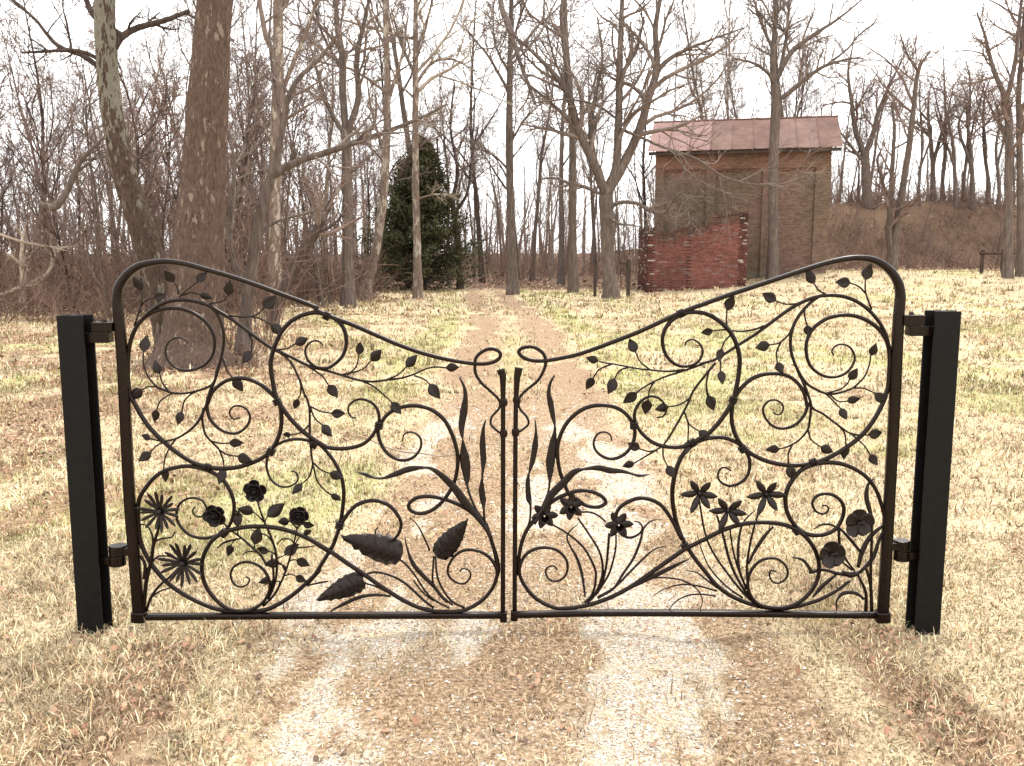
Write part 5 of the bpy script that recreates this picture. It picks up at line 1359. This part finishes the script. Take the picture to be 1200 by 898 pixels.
# ------------------------------------------------------------------ grass, gravel, dead leaves
def in_view(n, y0, y1, rng, p=1.0, margin=1.08):
    u = rng.random(n)
    Y = (y0 ** p + (y1 ** p - y0 ** p) * u) ** (1 / p)
    X = rng.uniform(-1, 1, n) * (Y * .553 * margin + .35)
    return X, Y
def grass():
    rng = np.random.default_rng(31)
    Vs, Ts, Cs = [], [], []; base = 0
    for n, y0, y1, p, l0, l1, w0 in ((140000, 2.0, 5.2, 1.6, .02, .06, .0021), (100000, 5.0, 11, 1.4, .03, .075, .0038), (65000, 10.5, 24, 1.4, .05, .11, .008), (40000, 23, 46, 1.3, .07, .17, .018)):
        X, Y = in_view(n, y0, y1, rng, p)
        tf = rng.random(n) < .5
        ci = rng.integers(0, n // 22, n)
        sp = (l0 + l1) * .32
        X = np.where(tf, X[ci] + rng.normal(size=n) * sp, X); Y = np.where(tf, Y[ci] + rng.normal(size=n) * sp, Y)
        tone = np.where(tf, rng.uniform(.7, 1.4, n)[ci], 1.0); tall = np.where(tf, rng.uniform(.8, 1.5, n)[ci], .85)
        g, d, gr_, li, fo = masks(X, Y)
        keep = rng.random(n) < np.clip(1 - .93 * g - np.where(Y < 8, .4, .85) * d, .05, 1) * (1 - .55 * fo) * np.clip(.35 + 1.3 * fbm(X * 2.2, Y * 2.2, 3), 0, 1)
        X, Y, gr_, li, fo, d, tone, tall, tf = X[keep], Y[keep], gr_[keep], li[keep], fo[keep], d[keep], tone[keep], tall[keep], tf[keep]; n = len(X)
        Z = ground_z(X, Y)
        isg = rng.random(n) < gr_ * .62 + .10 * tf * (tone < .8)
        az = rng.random(n) * 6.283
        tilt = np.where(isg, rng.uniform(.1, .8, n), rng.uniform(.5, 1.5, n))
        cl = fbm(X * 1.7 + 50, Y * 1.7, 3)
        L = rng.uniform(l0, l1, n) * (.35 + 1.3 * cl) * tall * np.where(isg, .8, 1.0) * (1 - .45 * d)
        h = np.stack([np.cos(az), np.sin(az), np.zeros(n)], 1)
        sd = np.stack([-np.sin(az), np.cos(az), np.zeros(n)], 1) * (w0 * rng.uniform(.6, 1.3, n))[:, None]
        p0 = np.stack([X, Y, Z - .004], 1)
        up = np.array([0, 0, 1.0])
        p1 = p0 + (h * np.sin(tilt * .7)[:, None] + up * np.cos(tilt * .7)[:, None]) * (L * .55)[:, None]
        t2 = np.minimum(tilt * 1.25, 1.62)
        p2 = p1 + (h * np.sin(t2)[:, None] + up * np.cos(t2)[:, None]) * (L * .5)[:, None]
        p2[:, 2] = np.maximum(p2[:, 2], Z + .003)
        V = np.stack([p0 - sd, p0 + sd, p1 + sd * .8, p1 - sd * .8, p2], 1).reshape(-1, 3)
        b5 = base + np.arange(n)[:, None] * 5
        Ts.append(np.concatenate([b5 + np.array([[0, 1, 2]]), b5 + np.array([[0, 2, 3]]), b5 + np.array([[3, 2, 4]])]))
        straw = np.array([.58, .485, .31]) * rng.uniform(.35, 1.45, (n, 1)) * np.where(rng.random((n, 1)) < .2, np.array([[.75, .6, .5]]), 1)
        grn = np.array([.34, .34, .14]) * rng.uniform(.6, 1.35, (n, 1))
        C = np.where(isg[:, None], grn, straw)
        C = np.where((rng.random((n, 1)) < .45 * li[:, None] + .5 * fo[:, None]), np.array([.36, .235, .145]) * rng.uniform(.3, 1.5, (n, 1)), C)
        C = np.where(rng.random((n, 1)) < .6 * d[:, None], np.array([.40, .285, .18]) * rng.uniform(.35, 1.5, (n, 1)), C)
        C = np.where(rng.random((n, 1)) < .13, np.array([.17, .105, .062]) * rng.uniform(.6, 1.5, (n, 1)), C)
        C = np.clip(C * (tone * (.66 + .62 * fbm(X * 2.6 + 5, Y * 2.6 + 31, 3)))[:, None], 0, .85)
        Vs.append(V); Cs.append(np.repeat(C, 5, 0)); base += len(V)
    me = mesh_np('grass', np.concatenate(Vs), Ts, False, {'tint': np.concatenate(Cs)})
    tag(link('grass', me, M['grass']), 'short dry straw-coloured meadow grass with green patches', 'grass', kind='stuff')
grass()
def gravel():
    rng = np.random.default_rng(32)
    Vs, Ts, Cs = [], [], []; base = 0
    for n, y0, y1, p, r0, r1 in ((36000, 2.1, 5.0, 1.5, .003, .010), (14000, 5, 11, 1.3, .006, .016)):
        Y = (y0 ** p + (y1 ** p - y0 ** p) * rng.random(n)) ** (1 / p); X = rng.uniform(-1.7, 1.8, n)
        g, d, _, _, _ = masks(X, Y)
        keep = rng.random(n) < np.clip(.95 * g + .16 * d + .01, 0, 1)
        X, Y = X[keep], Y[keep]; n = len(X)
        Z = ground_z(X, Y)
        r = r0 + (r1 - r0) * rng.random(n) ** 2.2
        oc = np.array([(1, 0, 0), (0, 1, 0), (-1, 0, 0), (0, -1, 0), (0, 0, 1), (0, 0, -1)], float)
        dirs = nrm(oc[None] + rng.normal(size=(n, 6, 3)) * .33)
        V = dirs * (r[:, None] * rng.uniform(.7, 1.25, (n, 6)))[..., None] * np.array([1, 1, .62])
        V = V + np.stack([X, Y, Z + r * .25], 1)[:, None]
        tri = np.array([(0, 1, 4), (1, 2, 4), (2, 3, 4), (3, 0, 4), (1, 0, 5), (2, 1, 5), (3, 2, 5), (0, 3, 5)])
        Ts.append((base + np.arange(n)[:, None, None] * 6 + tri[None]).reshape(-1, 3))
        c = np.array([.66, .60, .53]) * rng.uniform(.5, 1.2, (n, 1)) * np.where(rng.random((n, 1)) < .25, np.array([[.85, .62, .48]]), 1)
        Vs.append(V.reshape(-1, 3)); Cs.append(np.repeat(np.clip(c, 0, .82), 6, 0)); base += n * 6
    me = mesh_np('gravel', np.concatenate(Vs), Ts, False, {'tint': np.concatenate(Cs)})
    tag(link('gravel', me, M['gravel']), 'pale crushed stone gravel strewn along the drive', 'gravel', kind='stuff')
gravel()
def leaves():
    rng = np.random.default_rng(33)
    Vs, Ts, Cs = [], [], []; base = 0
    for n, y0, y1, p, s0, s1 in ((17000, 2.0, 6, 1.5, .006, .019), (34000, 6, 14, 1.4, .010, .028), (20000, 14, 40, 1.3, .022, .048), (9000, 42, 62, 1.0, .05, .11)):
        X, Y = in_view(n, y0, y1, rng, p)
        g, d, gr_, li, fo = masks(X, Y)
        keep = rng.random(n) < np.clip(.10 + .9 * li + .8 * fo - .5 * g + .3 * sst(-X, 1.5, 3.5), .03, 1) * np.clip(1.9 * fbm(X * 3 + 7, Y * 3, 3) - .35, 0.05, 1)
        X, Y = X[keep], Y[keep]; n = len(X)
        Z = ground_z(X, Y) + rng.uniform(.004, .03, n)
        az = rng.random(n) * 6.283
        s = rng.uniform(s0, s1, n)[:, None]
        a = np.stack([np.cos(az), np.sin(az), rng.normal(size=n) * .35], 1) * s
        b = np.stack([-np.sin(az), np.cos(az), rng.normal(size=n) * .35], 1) * s * .55
        c0 = np.stack([X, Y, Z], 1); upv = np.array([0, 0, 1.0]) * s * rng.uniform(-.3, .5, (n, 1))
        V = np.stack([c0 - a, c0 - a * .3 - b + upv, c0 + a * .4 - b * .8 + upv, c0 + a, c0 + a * .4 + b * .8 + upv * .8, c0 - a * .3 + b + upv * .7], 1).reshape(-1, 3)
        b6 = base + np.arange(n)[:, None] * 6
        Ts.append(np.concatenate([b6 + np.array([[0, 1, 5]]), b6 + np.array([[1, 2, 4]]), b6 + np.array([[1, 4, 5]]), b6 + np.array([[2, 3, 4]])]))
        col = np.array([.27, .165, .105]) * rng.uniform(.35, 1.6, (n, 1)) + np.array([.05, .006, 0]) * (rng.random((n, 1)) < .3)
        Vs.append(V); Cs.append(np.repeat(np.clip(col, 0, .7), 6, 0)); base += n * 6
    me = mesh_np('fallen_leaves', np.concatenate(Vs), Ts, False, {'tint': np.concatenate(Cs)})
    tag(link('fallen_leaves', me, M['dead_leaf']), 'brown dead leaves scattered over the grass', 'leaves', kind='stuff')
leaves()
